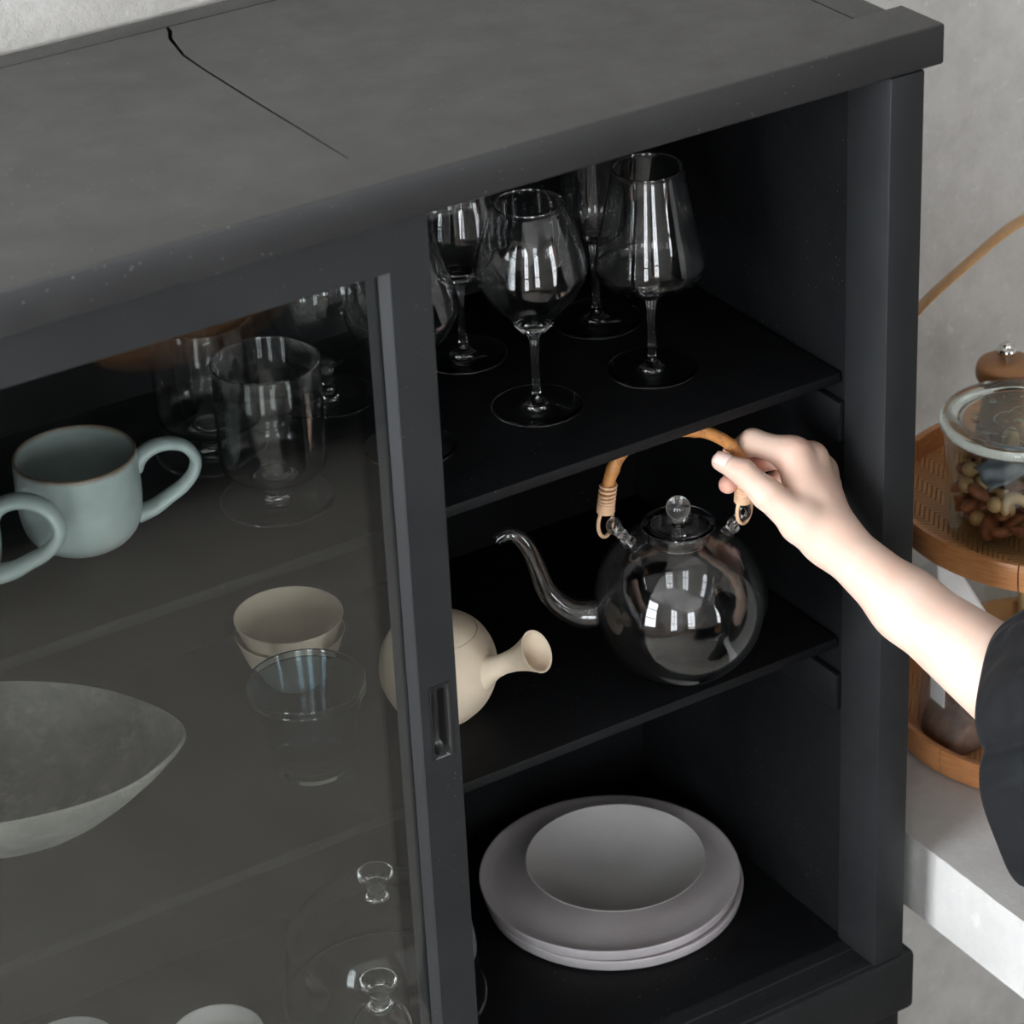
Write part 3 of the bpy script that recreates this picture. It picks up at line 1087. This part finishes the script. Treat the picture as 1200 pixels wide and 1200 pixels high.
# ------------------------------------------------------------------ person
def surface_nets(V, lo, h):
    ins = V < 0
    n0, n1, n2 = V.shape
    cs = np.zeros((n0 - 1, n1 - 1, n2 - 1, 3), np.float32)
    cnt = np.zeros((n0 - 1, n1 - 1, n2 - 1), np.int16)
    corner = [(i, j, k) for i in (0, 1) for j in (0, 1) for k in (0, 1)]

    def sl(c):
        return V[c[0]:n0 - 1 + c[0], c[1]:n1 - 1 + c[1], c[2]:n2 - 1 + c[2]]
    base = sum((ins[c[0]:n0 - 1 + c[0], c[1]:n1 - 1 + c[1], c[2]:n2 - 1 + c[2]].astype(np.int8) for c in corner))
    act = (base > 0) & (base < 8)
    idx = np.argwhere(act)
    pos = np.zeros((len(idx), 3)); ct = np.zeros(len(idx))
    ii, jj, kk = idx.T
    for c in corner:
        for ax in range(3):
            if c[ax] == 0:
                d = list(c); d[ax] = 1
                va = V[ii + c[0], jj + c[1], kk + c[2]]; vb = V[ii + d[0], jj + d[1], kk + d[2]]
                m = (va < 0) != (vb < 0)
                t = np.where(m, va / np.where(m, va - vb, 1), 0)
                p = np.array(c)[None, :] + np.eye(3)[ax][None, :] * t[:, None]
                pos += p * m[:, None]; ct += m
    pos = pos / ct[:, None] + idx
    num = -np.ones(act.shape, np.int64)
    num[act] = np.arange(len(idx))
    quads = []
    for ax in range(3):
        a = np.take(ins, range(0, V.shape[ax] - 1), ax); b = np.take(ins, range(1, V.shape[ax]), ax)
        e = np.argwhere(a != b)
        o1, o2 = [q for q in range(3) if q != ax]
        ok = (e[:, o1] > 0) & (e[:, o2] > 0) & (e[:, o1] < V.shape[o1] - 1) & (e[:, o2] < V.shape[o2] - 1)
        e = e[ok]
        flip = a[tuple(e.T)]
        def cell(s1, s2):
            q = e.copy(); q[:, o1] -= s1; q[:, o2] -= s2
            return num[tuple(q.T)]
        Q = np.stack([cell(1, 1), cell(0, 1), cell(0, 0), cell(1, 0)], 1)
        if ax == 1:
            flip = ~flip
        Q[~flip] = Q[~flip][:, ::-1]
        quads.append(Q)
    return pos * h + np.array(lo), np.concatenate(quads)


class Field:
    def __init__(s, lo, hi, h):
        s.lo, s.h = np.array(lo), h
        n = np.ceil((np.array(hi) - s.lo) / h).astype(int) + 1
        g = [s.lo[i] + h * np.arange(n[i]) for i in range(3)]
        s.g = g
        s.V = np.full(tuple(n), .05, np.float32)

    def cone(s, V, a, b, ra, rb, k, pad=.03):
        a = np.array(a, float); b = np.array(b, float)
        m = max(ra, rb) + pad
        sl = []
        for i in range(3):
            l = np.searchsorted(s.g[i], min(a[i], b[i]) - m); r = np.searchsorted(s.g[i], max(a[i], b[i]) + m)
            sl.append(slice(l, max(r, l + 1)))
        sl = tuple(sl)
        X = s.g[0][sl[0]][:, None, None] - a[0]; Y = s.g[1][sl[1]][None, :, None] - a[1]; Z = s.g[2][sl[2]][None, None, :] - a[2]
        d = b - a
        t = np.clip((X * d[0] + Y * d[1] + Z * d[2]) / max(d @ d, 1e-12), 0, 1)
        q = np.sqrt((X - t * d[0]) ** 2 + (Y - t * d[1]) ** 2 + (Z - t * d[2]) ** 2) - (ra + (rb - ra) * t)
        V[sl] = smin(V[sl], q.astype(np.float32), k)

    def chain(s, V, pts, rads, k):
        for i in range(len(pts) - 1):
            s.cone(V, pts[i], pts[i + 1], rads[i], rads[i + 1], k)


def smin(a, b, k):
    if k <= 0:
        return np.minimum(a, b)
    h = np.maximum(k - np.abs(a - b), 0) / k
    return np.minimum(a, b) - h * h * k * .25


J = {'wrist': (-0.0546, -0.0022, 0.4522), 'fore': (-0.0200, -0.0580, 0.4030), 'elbow': (0.0298, -0.1564, 0.3450),
     'iM': (-0.0565, 0.0423, 0.5060), 'iP': (-0.0797, 0.065, 0.5150), 'iD': (-0.0893, 0.0759, 0.5033), 'iT': (-0.0887, 0.0688, 0.4931),
     'mM': (-0.0388, 0.0437, 0.4955), 'mP': (-0.0616, 0.0694, 0.494), 'mD': (-0.0832, 0.0742, 0.4858), 'mT': (-0.1043, 0.0645, 0.4848),
     'rM': (-0.0267, 0.0461, 0.4797), 'rP': (-0.0501, 0.0679, 0.4715), 'rD': (-0.0628, 0.0679, 0.4663), 'rT': (-0.0676, 0.0579, 0.4631),
     'pM': (-0.0215, 0.046, 0.464), 'pP': (-0.0439, 0.0592, 0.4538), 'pT': (-0.0585, 0.0565, 0.4528),
     'tC': (-0.0738, 0.0078, 0.4665), 'tM': (-0.096, 0.0246, 0.4923), 'tI': (-0.1064, 0.0418, 0.5071), 'tT': (-0.1156, 0.0573, 0.5123)}
F = Field((-.15, -.215, .29), (.075, .105, .55), .0014)
palm = F.V.copy()
F.cone(palm, J['wrist'], J['iM'], .0175, .0130, .010)
F.cone(palm, J['wrist'], J['mM'], .0175, .0135, .010)
F.cone(palm, J['wrist'], J['rM'], .0175, .0125, .010)
F.cone(palm, J['wrist'], J['pM'], .0165, .0110, .010)
F.cone(palm, J['wrist'], J['tC'], .0170, .0160, .010)
F.cone(palm, J['tC'], J['iM'], .0130, .0095, .010)
F.cone(palm, J['wrist'], J['fore'], .0195, .0270, .014)
F.cone(palm, J['fore'], J['elbow'], .0270, .0425, .014)
thumb = F.V.copy()
F.chain(thumb, [J['wrist'], J['tC'], J['tM'], J['tI'], J['tT']], [.0165, .0160, .0122, .0100, .0076], .004)
fing = []
for nm, r in (('i', (.0116, .0104, .0090, .0076)), ('m', (.0115, .0102, .0088, .0074)), ('r', (.0110, .0096, .0084, .0070))):
    f = F.V.copy()
    F.chain(f, [J[nm + 'M'], J[nm + 'P'], J[nm + 'D'], J[nm + 'T']], r, .003)
    fing.append(f)
f = F.V.copy()
F.chain(f, [J['pM'], J['pP'], J['pT']], (.0095, .0085, .0068), .003)
fing.append(f)
H_ = fing[0]
for f in fing[1:]:
    H_ = smin(H_, f, .0015)
hand = smin(smin(palm, H_, .009), F.V + 0, 0)
hand = smin(hand, thumb, .006)
hand = np.where(thumb < hand, thumb, hand)
verts, quads = surface_nets(hand, F.lo, F.h)
# upper arm, shoulders, neck and head (coarser), all inside the same body mesh
SH = Vector((.09, -.48, .56))
PB = Vector((.20, -.70, FL))
G = Field((-.15, -1.0, -.06), (.62, -.08, .97), .006)
bod = G.V.copy()
G.cone(bod, J['elbow'], SH, .041, .046, .02)
G.cone(bod, SH, (.20, -.68, .60), .05, .055, .03)
G.cone(bod, (.20, -.68, .60), (.34, -.83, .56), .055, .05, .03)
G.cone(bod, (.20, -.70, .60), (.20, -.70, .20), .085, .105, .04)
G.cone(bod, (.20, -.70, .20), (.20, -.70, .0), .105, .12, .04)
G.cone(bod, (.20, -.70, .60), (.20, -.67, .74), .045, .042, .02)
G.cone(bod, (.205, -.675, .835), (.19, -.655, .775), .078, .056, .03)
G.cone(bod, (.152, -.592, .79), (.163, -.605, .82), .010, .006, .012)
G.cone(bod, (.165, -.605, .745), (.18, -.62, .755), .022, .030, .02)
v2, q2 = surface_nets(bod, G.lo, G.h)
allv = np.concatenate([verts, v2]); allq = np.concatenate([quads, q2 + len(verts)])
person = tag(empty('person', PB), 'person in loose black sleeve lifting the glass teapot by its handle', 'person')
me = bpy.data.meshes.new('body')
me.from_pydata((allv - np.array(PB)).tolist(), [], allq.tolist())
me.validate()
fl = np.zeros(len(allv))
for k_, w_, r0_ in (('iM', .55, .013), ('mM', .55, .012), ('rM', .5, .012), ('mT', .9, .011), ('iT', .8, .014), ('mP', .8, .014), ('mD', .8, .012), ('iD', .5, .012), ('tI', .35, .010), ('tT', .35, .009)):
    fl += w_ * np.exp(-(np.linalg.norm(allv - np.array(J[k_]), axis=1) / r0_ / 1.15) ** 4)
att = me.attributes.new('flush', 'FLOAT', 'POINT')
att.data.foreach_set('value', np.clip(fl, 0, 1).astype(np.float32))
bd = obj_me('body', me, 'skin', person, 180)
sm = bd.modifiers.new('relax', 'SMOOTH'); sm.factor = .5; sm.iterations = 3


def pp(p):
    return Vector(p) - PB


# thumbnail
tT, tI = Vector(J['tT']), Vector(J['tI'])
ax = (tT - tI).normalized()
view = (Vector((-1.299, -1.6241, 1.6398)) - tT).normalized()
upn = (Vector((-.25, -.45, .85))).normalized()
nn = (upn - ax * upn.dot(ax)).normalized()
sd = ax.cross(nn)
bm = bmesh.new()
gr = []
for i in range(9):
    row = []
    for j in range(9):
        u = (i / 8 - .5) * 2; w = (j / 8 - .5) * 2
        k = math.sqrt(max(1 - .35 * u * u, 0))
        ang = w * .85 * k
        R0 = .0084 - .0006 * u
        p = tT + ax * (u * .0060 - .0005) + nn * (R0 * math.cos(ang)) + sd * (R0 * math.sin(ang)) - nn * (.0014 * max(u, 0) ** 2)
        row.append(bm.verts.new(pp(p)))
    gr.append(row)
for i in range(8):
    for j in range(8):
        bm.faces.new((gr[i][j], gr[i + 1][j], gr[i + 1][j + 1], gr[i][j + 1]))
nl = obj('thumbnail', fix(bm), 'nail', person, 180)
so = nl.modifiers.new('thick', 'SOLIDIFY'); so.thickness = .0006

# sleeve: the loose cuff, then rings running back to the shoulder
cuff = [(0.0543, -0.1061, 0.3921), (0.0243, -0.1206, 0.404), (-0.0062, -0.1388, 0.4058), (-0.0284, -0.1552, 0.3894), (-0.0388, -0.163, 0.3643), (-0.0352, -0.1648, 0.3404), (-0.0297, -0.1649, 0.3289), (-0.0347, -0.1657, 0.3131), (-0.0348, -0.1702, 0.286), (-0.0262, -0.1803, 0.2479), (-0.0131, -0.1841, 0.2134), (0.0113, -0.1731, 0.1912), (0.0372, -0.1407, 0.2229), (0.0475, -0.1153, 0.2707), (0.0595, -0.0959, 0.3211), (0.0655, -0.0928, 0.3615)]
C0 = spline(cuff, 6, closed=True)
NC = len(C0)
cen0 = sum(C0, Vector()) / NC
rings = []
NR = 26
armd = (SH - Vector(J['elbow'])).normalized()
su = Vector((0, 0, 1)); su = (su - armd * su.dot(armd)).normalized()
sv = armd.cross(su)
for i in range(NR + 1):
    t = i / NR
    q_ = min(t / .45, 1); q_ = q_ * q_ * (3 - 2 * q_)
    axp = Vector(J['elbow']).lerp(SH, t / .7) if t < .7 else SH.lerp(SH + Vector((.085, -.150, .02)), (t - .7) / .3)
    cen = axp + (cen0 - Vector(J['elbow'])) * (1 - q_)
    ring = []
    for k, p in enumerate(C0):
        d = p - cen0
        a = 2 * math.pi * k / NC
        fold = 1 + (.07 * math.sin(5 * a + 9 * t) + .06 * math.sin(11 * a - 19 * t + 1.) + .04 * math.sin(17 * a + 30 * t)) * min(1, t * 9) * (1 - .6 * t)
        end = (su * math.cos(a) * .125 + sv * math.sin(a) * .115) * (1 - .30 * max(0, (t - .7) / .3))
        w = min(t / .7, 1); w = w * w * (3 - 2 * w)
        ring.append(pp(cen + (d * (1 + .2 * math.sin(math.pi * t))).lerp(end, w) * fold))
    rings.append(ring)
bm = bmesh.new()
inner0 = [pp(p + (cen0 - p).normalized() * .003 + Vector((.012, -.006, 0))) for p in C0]
loft(bm, [inner0, [pp(p + (cen0 - p).normalized() * .0016) for p in C0]] + rings)
slv = obj('sleeve', fix(bm), 'black_cloth', person, 180)
ss = slv.modifiers.new('soft', 'SUBSURF'); ss.levels = 1; ss.render_levels = 1
# dress
dress = []
for z, rx, ry, cx in ((.66, .075, .075, 0), (.655, .10, .09, 0), (.60, .20, .12, 0), (.52, .19, .135, 0), (.35, .165, .135, 0), (.15, .16, .13, 0), (-.05, .19, .16, 0), (-.35, .24, .2, 0), (-.58, .27, .23, 0)):
    ring = []
    for k in range(48):
        a = 2 * math.pi * k / 48
        fo = 1 + (.05 * math.sin(9 * a) if z < .1 else 0)
        x, y = rx * math.cos(a) * fo, ry * math.sin(a) * fo
        ang = math.radians(-40)
        ring.append((x * math.cos(ang) - y * math.sin(ang) + .02, x * math.sin(ang) + y * math.cos(ang), z - FL))
    dress.append(ring)
bm = bmesh.new()
loft(bm, dress)
ds = obj('dress', fix(bm), 'black_cloth', person, 180)
ds.modifiers.new('soft', 'SUBSURF').render_levels = 1
# legs and shoes under the dress hem
for s in (-1, 1):
    bm = bmesh.new()
    add_tube(bm, spline([(s * .07, 0, .35), (s * .07, 0, .2), (s * .07, .0, .06)], 4), [.05, .048, .046, .044, .042, .04, .038, .036, .036], 16)
    obj('leg', fix(bm), 'skin', person, 180)
    bm = bmesh.new()
    bmesh.ops.create_uvsphere(bm, u_segments=20, v_segments=12, radius=1)
    for v in bm.verts:
        v.co = Vector((s * .08 - .03 + v.co.x * .045 - v.co.y * .03, .05 + v.co.y * .12, max(.035 + v.co.z * .05, .0015)))
    obj('shoe', bm, 'lid_dark', person, 180)
# hair and face
bm = bmesh.new()
bmesh.ops.create_uvsphere(bm, u_segments=32, v_segments=24, radius=1)
for v in bm.verts:
    v.co = Vector((.010 + v.co.x * .094, .012 + v.co.y * .094, .86 + .70 - .02 + v.co.z * (.085 if v.co.z > 0 else .12)))
fd_ = Vector((-.62, .78, 0)).normalized()
for v in bm.verts:
    c0 = Vector((.010, .012, 0)); dd = Vector((v.co.x, v.co.y, 0)) - c0
    f = dd.dot(fd_)
    if f > .030 and v.co.z < 1.572:
        v.co -= fd_ * (f - .025)
obj('hair', bm, 'hair', person, 180)
for s in (-1, 1):
    bm = bmesh.new()
    bmesh.ops.create_uvsphere(bm, u_segments=12, v_segments=8, radius=.0065)
    sdv = Vector((.78, .62, 0))
    p = Vector((.165, -.602, .822)) + sdv * (.026 * s) - fd_ * .008
    for v in bm.verts:
        v.co = v.co + pp(p)
    obj('eye', bm, 'eye_dark', person, 180)
bm = bmesh.new()
bmesh.ops.create_uvsphere(bm, u_segments=14, v_segments=8, radius=1)
for v in bm.verts:
    v.co = pp(Vector((.152, -.592, .766))) + Vector((.78, .62, 0)) * v.co.x * .02 + fd_ * (v.co.y * .004 - .008) + Vector((0, 0, v.co.z * .005))
obj('mouth', bm, 'lip', person, 180)

# ------------------------------------------------------------------ two-tier bamboo tray on the counter
TX, TY, TZ = .300, .120, .0888
tray = tag(empty('tiered_tray', (TX, TY, TZ)), 'two-tier round bamboo tray with arched carrying strap on the counter', 'tray')
RT = .155
U0 = .2130            # underside of the upper tray, above the lower one


def hoop_piece(a0, a1, zb, h, r_out, th, n=8):
    bm = bmesh.new()
    rings = []
    for i in range(n + 1):
        a = a0 + (a1 - a0) * i / n
        c, s = math.cos(a), math.sin(a)
        pts = []
        for r, z in ((r_out - .002, zb), (r_out, zb + h * .35), (r_out + .001, zb + h * .8), (r_out - .0005, zb + h), (r_out - th, zb + h - .0008), (r_out - th - .001, zb + h * .5), (r_out - th - .002, zb)):
            pts.append((r * c, r * s, z))
        rings.append(pts)
    loft(bm, rings, cap=True)
    return fix(bm)


for zb in (.0006, U0):
    n = 14
    for k in range(n):
        a0 = 2 * math.pi * (k + .35) / n
        obj('rim_segment', hoop_piece(a0 + .004, a0 + 2 * math.pi / n - .004, zb, .0265, RT, .0062), 'bamboo_hoop', tray, 50)
    bm = bmesh.new()
    add_lathe(bm, [(0, zb + .003), (RT - .0065, zb + .003), (RT - .0065, zb + .0055), (0, zb + .0055)], 64)
    obj('woven_base', fix(bm), 'bamboo_weave', tray)
for k in range(4):
    a = math.radians(241 + 90 * k)
    c, s = math.cos(a), math.sin(a)
    bm = bmesh.new()
    add_tube(bm, [(c * (RT - .0115), s * (RT - .0115), .006), (c * (RT - .0115), s * (RT - .0115), U0 + .0035)], .0042, 12)
    obj('post', fix(bm), 'bamboo_strap', tray, 50)
hpts = [(.1500, .2300), (.1530, .3300), (.1475, .3860), (.1340, .4175), (.0910, .4600), (.0500, .4940), (0., .5120)]
full = hpts + [(-t, z) for t, z in hpts[-2::-1]]
P = spline([(-.866 * t, .5 * t, z) for t, z in full], 8)
bm = bmesh.new()
add_tube(bm, P, .0092, 12, up=(.5, .866, 0), flat=.26)
obj('carrying_strap', fix(bm), 'bamboo_strap', tray, 50)

# nut jar
FU = TZ + U0 + .0055
jar = tag(empty('nut_jar', (.2460, .1180, FU + .0004)), 'glass preserving jar with flat glass lid holding mixed nuts', 'jar')
JB = smooth_profile([(0., .0006), (.0560, .0004), (.0620, .0030), (.0650, .0120), (.0664, .0500), (.0672, .0900), (.0690, .0935)], 4)
obj('jar_body', fix(add_lathe(bmesh.new(), JB + [(.0690, .0950), (.0660, .0950)] + [(r - .003, max(z, .004)) for r, z in JB[::-1][4:-1]] + [(0., .004)], 72)), 'jar_glass', jar, 50)
JL = [(0., .0975), (.0470, .0975), (.0520, .0990), (.0560, .0992), (.0630, .0962), (.0690, .0958), (.0716, .0985), (.0716, .1030), (.0690, .1062), (.0640, .1072), (.0590, .1066), (.0560, .1050), (.0530, .1026), (.0500, .1020), (0., .1020)]
jl = obj('lid', fix(add_lathe(bmesh.new(), JL, 80)), 'green_glass', jar, 50)
# moulded strawberry outline, seeds and ring of letters on the lid
bm = bmesh.new()
sb = [(.0, -.0265), (-.0120, -.0215), (-.0215, -.0100), (-.0245, .0040), (-.0190, .0150), (-.0080, .0190), (.0, .0165), (.0080, .0190), (.0190, .0150), (.0245, .0040), (.0215, -.0100), (.0120, -.0215)]
add_tube(bm, [(x, y, .1023) for x, y in spline([(x, y, 0) for x, y in sb], 5, closed=True) for x, y in [(x, y)]] if False else [Vector((p.x, p.y, .1023)) for p in spline([(x, y, 0) for x, y in sb], 5, closed=True)], .0006, 8, closed=True)
rs = random.Random(11)
for k in range(16):
    a, q = rs.uniform(0, 6.28), math.sqrt(rs.uniform(.15, 1)) * .016
    if abs(q * math.sin(a)) < .004:
        continue
    x, y = q * math.cos(a), q * math.sin(a) - .001
    add_tube(bm, [(x, y - .0012, .1023), (x, y + .0012, .1023)], .0006, 6)
obj('lid_emblem', fix(bm), 'green_glass', jl, 50)


def lid_text(txt, size, fn):
    for i, ch in enumerate(txt):
        if ch == ' ':
            continue
        cu = bpy.data.curves.new('lettering', 'FONT')
        cu.body = ch; cu.size = size; cu.align_x = 'CENTER'; cu.extrude = .0004
        t = bpy.data.objects.new('lettering', cu)
        COL.objects.link(t)
        me_ = bpy.data.meshes.new_from_object(t.evaluated_get(bpy.context.evaluated_depsgraph_get()))
        bpy.data.objects.remove(t)
        o = obj_me('lettering', me_, 'green_glass', jl)
        o.location, o.rotation_euler = fn(i, len(txt))


lid_text('RUNDRAND-GLAS 100', .0095, lambda i, n: ((.0375 * math.cos(math.radians(265 - i * 19.5)), .0375 * math.sin(math.radians(265 - i * 19.5)), .1022), (0, 0, math.radians(265 - i * 19.5 - 90))))
lid_text('WECK', .0085, lambda i, n: ((-.0105 + i * .0070, -.0035, .1022), (0, 0, 0)))

# nuts
def nut_meshes():
    bm = bmesh.new()
    bmesh.ops.create_uvsphere(bm, u_segments=12, v_segments=8, radius=1)
    for v in bm.verts:
        t = (v.co.z + 1) / 2
        w = 1.15 - .55 * t * t
        v.co = Vector((v.co.x * .0066 * w, v.co.y * .0046 * w, v.co.z * .0125))
    al_ = bpy.data.meshes.new('almond'); bm.to_mesh(al_); bm.free()
    bm = bmesh.new()
    arc = [(.0090 * math.cos(a), .0090 * math.sin(a), 0) for a in [math.radians(d) for d in range(-15, 196, 15)]]
    n = len(arc)
    add_tube(bm, arc, [.0018 + .0040 * math.sin(math.pi * (.08 + .84 * i / (n - 1))) for i in range(n)], 10)
    fix(bm)
    ca = bpy.data.meshes.new('cashew'); bm.to_mesh(ca); bm.free()
    bm = bmesh.new()
    bmesh.ops.create_uvsphere(bm, u_segments=12, v_segments=8, radius=.0072)
    ma = bpy.data.meshes.new('macadamia'); bm.to_mesh(ma); bm.free()
    for m_, t in ((al_, 'almond_skin'), (ca, 'cashew'), (ma, 'macadamia')):
        m_.materials.append(MATS[t])
        m_.polygons.foreach_set('use_smooth', [True] * len(m_.polygons))
    return al_, ca, ma


nm_ = nut_meshes()
rn = random.Random(5)
pts = []
tries = 0
z0n = FU + .0130
while len(pts) < 150 and tries < 9000:
    tries += 1
    a = rn.uniform(0, 2 * math.pi)
    q = .0500 * math.sqrt(rn.uniform(.0, 1))
    top = .040 + .012 * math.cos(a - 1.2) * q / .05
    p = Vector((.2460 + q * math.cos(a), .1180 + q * math.sin(a), z0n + rn.uniform(0, top)))
    if all((p - o).length > .0138 for o in pts):
        pts.append(p)
for p in pts:
    u = rn.random()
    kx = 0 if u < .62 else 1 if u < .84 else 2
    nm2, lb, ct = (('almond', 'brown almond among the mixed nuts in the glass jar', 'almond'), ('cashew', 'pale curved cashew among the mixed nuts in the glass jar', 'cashew'), ('macadamia', 'round cream nut among the mixed nuts in the glass jar', 'nut'))[kx]
    o = bpy.data.objects.new(nm2, nm_[kx])
    COL.objects.link(o)
    o.location = p
    o.rotation_euler = (rn.uniform(.8, 2.3), rn.uniform(-.5, .5), rn.uniform(0, 6.28))
    tag(o, lb, ct, {'almond': 'almonds in the jar', 'cashew': 'cashews in the jar', 'macadamia': 'round nuts in the jar'}[nm2])
# grey sachet on the nuts
bm = bmesh.new()
gx, gy = 14, 8
gv = [[bm.verts.new(((i / gx - .5) * .052, (j / gy - .5) * .026, .004 * math.sin(i * .9) + .003 * math.sin(j * 1.3 + i * .4))) for j in range(gy + 1)] for i in range(gx + 1)]
for i in range(gx):
    for j in range(gy):
        bm.faces.new((gv[i][j], gv[i + 1][j], gv[i + 1][j + 1], gv[i][j + 1]))
sa_ = obj('sachet', bm, 'packet_grey', None, 180, (.2200, .1060, FU + .0690))
sa_.rotation_euler = (math.radians(42), math.radians(-14), math.radians(-8))
sa_.modifiers.new('thick', 'SOLIDIFY').thickness = .0012
tag(sa_, 'crumpled grey freshness sachet lying on the nuts in the jar', 'sachet')

# pepper mill behind the jar
mill = tag(empty('pepper_mill', (.2985, .2020, FU + .0003)), 'turned wooden pepper mill with silver knob behind the nut jar', 'pepper mill')
mp = smooth_profile([(0., .0003), (.0250, .0003), (.0262, .004), (.0225, .030), (.0195, .055), (.0215, .078), (.0205, .0835)], 5) + [(0., .0838)]
obj('mill_body', fix(add_lathe(bmesh.new(), mp, 48)), 'mill_wood', mill, 50)
mp = [(0., .0842), (.0185, .0842)] + smooth_profile([(.0210, .0870), (.0262, .0920), (.0272, .0990), (.0255, .1060), (.0200, .1095), (.0100, .1105), (0., .1105)], 5)
obj('mill_head', fix(add_lathe(bmesh.new(), mp, 48)), 'mill_wood', mill, 50)
mp = [(0., .1100), (.0050, .1100), (.0050, .1140), (.0085, .1160), (.0092, .1195), (.0080, .1220), (.0045, .1230), (.0040, .1250), (.0030, .1262), (0., .1265)]
obj('knob', fix(add_lathe(bmesh.new(), mp, 32)), 'steel', mill, 50)

# things on the lower tier
FLW = TZ + .0061 + .0004


bm = bmesh.new()
lo_, ro_ = [(.2250, .0953), (.2050, .1600), (.1800, .2350), (.1720, .2970)], [(.2750, .0953), (.2620, .1500), (.2330, .2070), (.1790, .2980)]
L_ = spline([(x, .140, z) for x, z in lo_], 5); R_ = spline([(x, .140, z) for x, z in ro_], 5)
vs = [[bm.verts.new(l.lerp(r, i / 8) + Vector((0, -.010 * math.sin(math.pi * i / 8) * (1 - k / len(L_)), 0))) for i in range(9)] for k, (l, r) in enumerate(zip(L_, R_))]
for k in range(len(vs) - 1):
    for i in range(8):
        bm.faces.new((vs[k][i], vs[k][i + 1], vs[k + 1][i + 1], vs[k + 1][i]))
po = obj('paper_pouch', bm, 'paper_white', None, 180)
po.modifiers.new('thick', 'SOLIDIFY').thickness = .0015
tag(po, 'pale grey paper pouch standing on the lower bamboo tier', 'pouch')
bag = empty('tea_bag_pack', (.1870, .1290, FLW), math.radians(85))
bag.scale = (.85, .85, .85)
bm = bmesh.new()
rg = []
for z, hx, hy in ((.0004, .036, .022), (.01, .041, .026), (.06, .040, .024), (.10, .040, .015), (.125, .041, .003)):
    rg.append([(hx * (abs(math.cos(a)) ** .5) * (1 if math.cos(a) >= 0 else -1), hy * (abs(math.sin(a)) ** .6) * (1 if math.sin(a) >= 0 else -1), z) for a in [2 * math.pi * k / 40 for k in range(40)]])
loft(bm, rg, cap=True)
obj('bag', fix(bm), 'bag_plastic', bag, 60)
bm = bmesh.new()
rg = [[(x * .9, y * .86, z * .28 + .001) for x, y, z in r] for r in rg]
loft(bm, rg, cap=True)
obj('contents', fix(bm), 'bag_contents', bag, 60)
box('paper_label', -.022, .004, .0252, .0258, .058, .090, 'paper_white', bag, 0.)
tag(bag, 'clear plastic bag with small white label on the lower bamboo tier', 'bag')
cn = empty('storage_jar', (.3350, .2150, FLW))
cn.scale = (.6, .6, .95)
jp = smooth_profile([(0., .0006), (.0470, .0004), (.0500, .0050), (.0520, .0300), (.0520, .1300), (.0440, .1500)], 4)
obj('jar_body', fix(add_lathe(bmesh.new(), jp + [(r - .002, max(z, .003)) for r, z in jp[::-1][:-1]] + [(0, .003)], 48)), 'jar_glass', cn, 50)
obj('jar_lid', fix(add_lathe(bmesh.new(), [(0, .1505), (.0450, .1505), (.0460, .1520), (.0460, .1660), (.0450, .1670), (0, .1670)], 48)), 'lid_dark', cn, 50)
tag(cn, 'glass storage jar with dark lid on the lower bamboo tier behind the sleeve', 'jar')

# ------------------------------------------------------------------ table in the room (seen only mirrored in the glass)
tb = empty('dining_table', (-1.85, -3.90, FL))
box('tabletop', -.85, .85, -.42, .42, .70, .735, 'table_wood', tb, .004)
for sx in (-1, 1):
    for sy in (-1, 1):
        bm = bmesh.new()
        add_tube(bm, [(sx * .74, sy * .34, .0005), (sx * .72, sy * .32, .70)], [.018, .028], 12)
        obj('leg', fix(bm), 'table_leg_dark', tb, 50)
tag(tb, 'long wooden table with dark legs mirrored in the glass', 'table')

added_sofa = empty('sofa', (.45, -2.60, FL))  # unseen sofa, added so the door glass mirrors something dark
box('seat_base', -1.35, 1.35, -.45, .45, .05, .14, 'black_cloth', added_sofa, .03)
box('backrest', -1.35, 1.35, -.45, -.22, .14, .62, 'black_cloth', added_sofa, .06)
for x in (-1.35, 1.17):
    box('armrest', x, x + .18, -.45, .45, .14, .38, 'black_cloth', added_sofa, .05)
for x in (-1.15, .0):
    box('seat_cushion', x + .01, x + 1.14, -.20, .44, .14, .24, 'black_cloth', added_sofa, .04)
for x in (-1.25, 1.25):
    for y in (-.38, .38):
        box('foot', x - .025, x + .025, y - .025, y + .025, .0005, .05, 'table_leg_dark', added_sofa, .004)
tag(added_sofa, 'black upholstered sofa added to darken the door glass reflection', 'sofa')
bm = bmesh.new()
bmesh.ops.create_cube(bm, size=1)
bmesh.ops.subdivide_edges(bm, edges=bm.edges[:], cuts=7, use_grid_fill=True)
for v in bm.verts:
    x, y, z = v.co
    pin = 1 - .25 * (4 * x * x * 4 * z * z)
    bul = (1 - (2 * x) ** 4) * (1 - (2 * z) ** 4)
    v.co = Vector((x * .46 * pin, y * (.03 + .13 * bul), z * .42 * pin))
cu_ = obj('added_cushion', bm, 'table_wood', None, 180, (.42, -2.245, FL + .24 + .222))  # unseen cushion, added to give the mirrored view its brown patch
cu_.rotation_euler = (math.radians(12), 0, 0)
tag(cu_, 'brown leather cushion added on the black sofa to tint the door glass reflection', 'cushion')
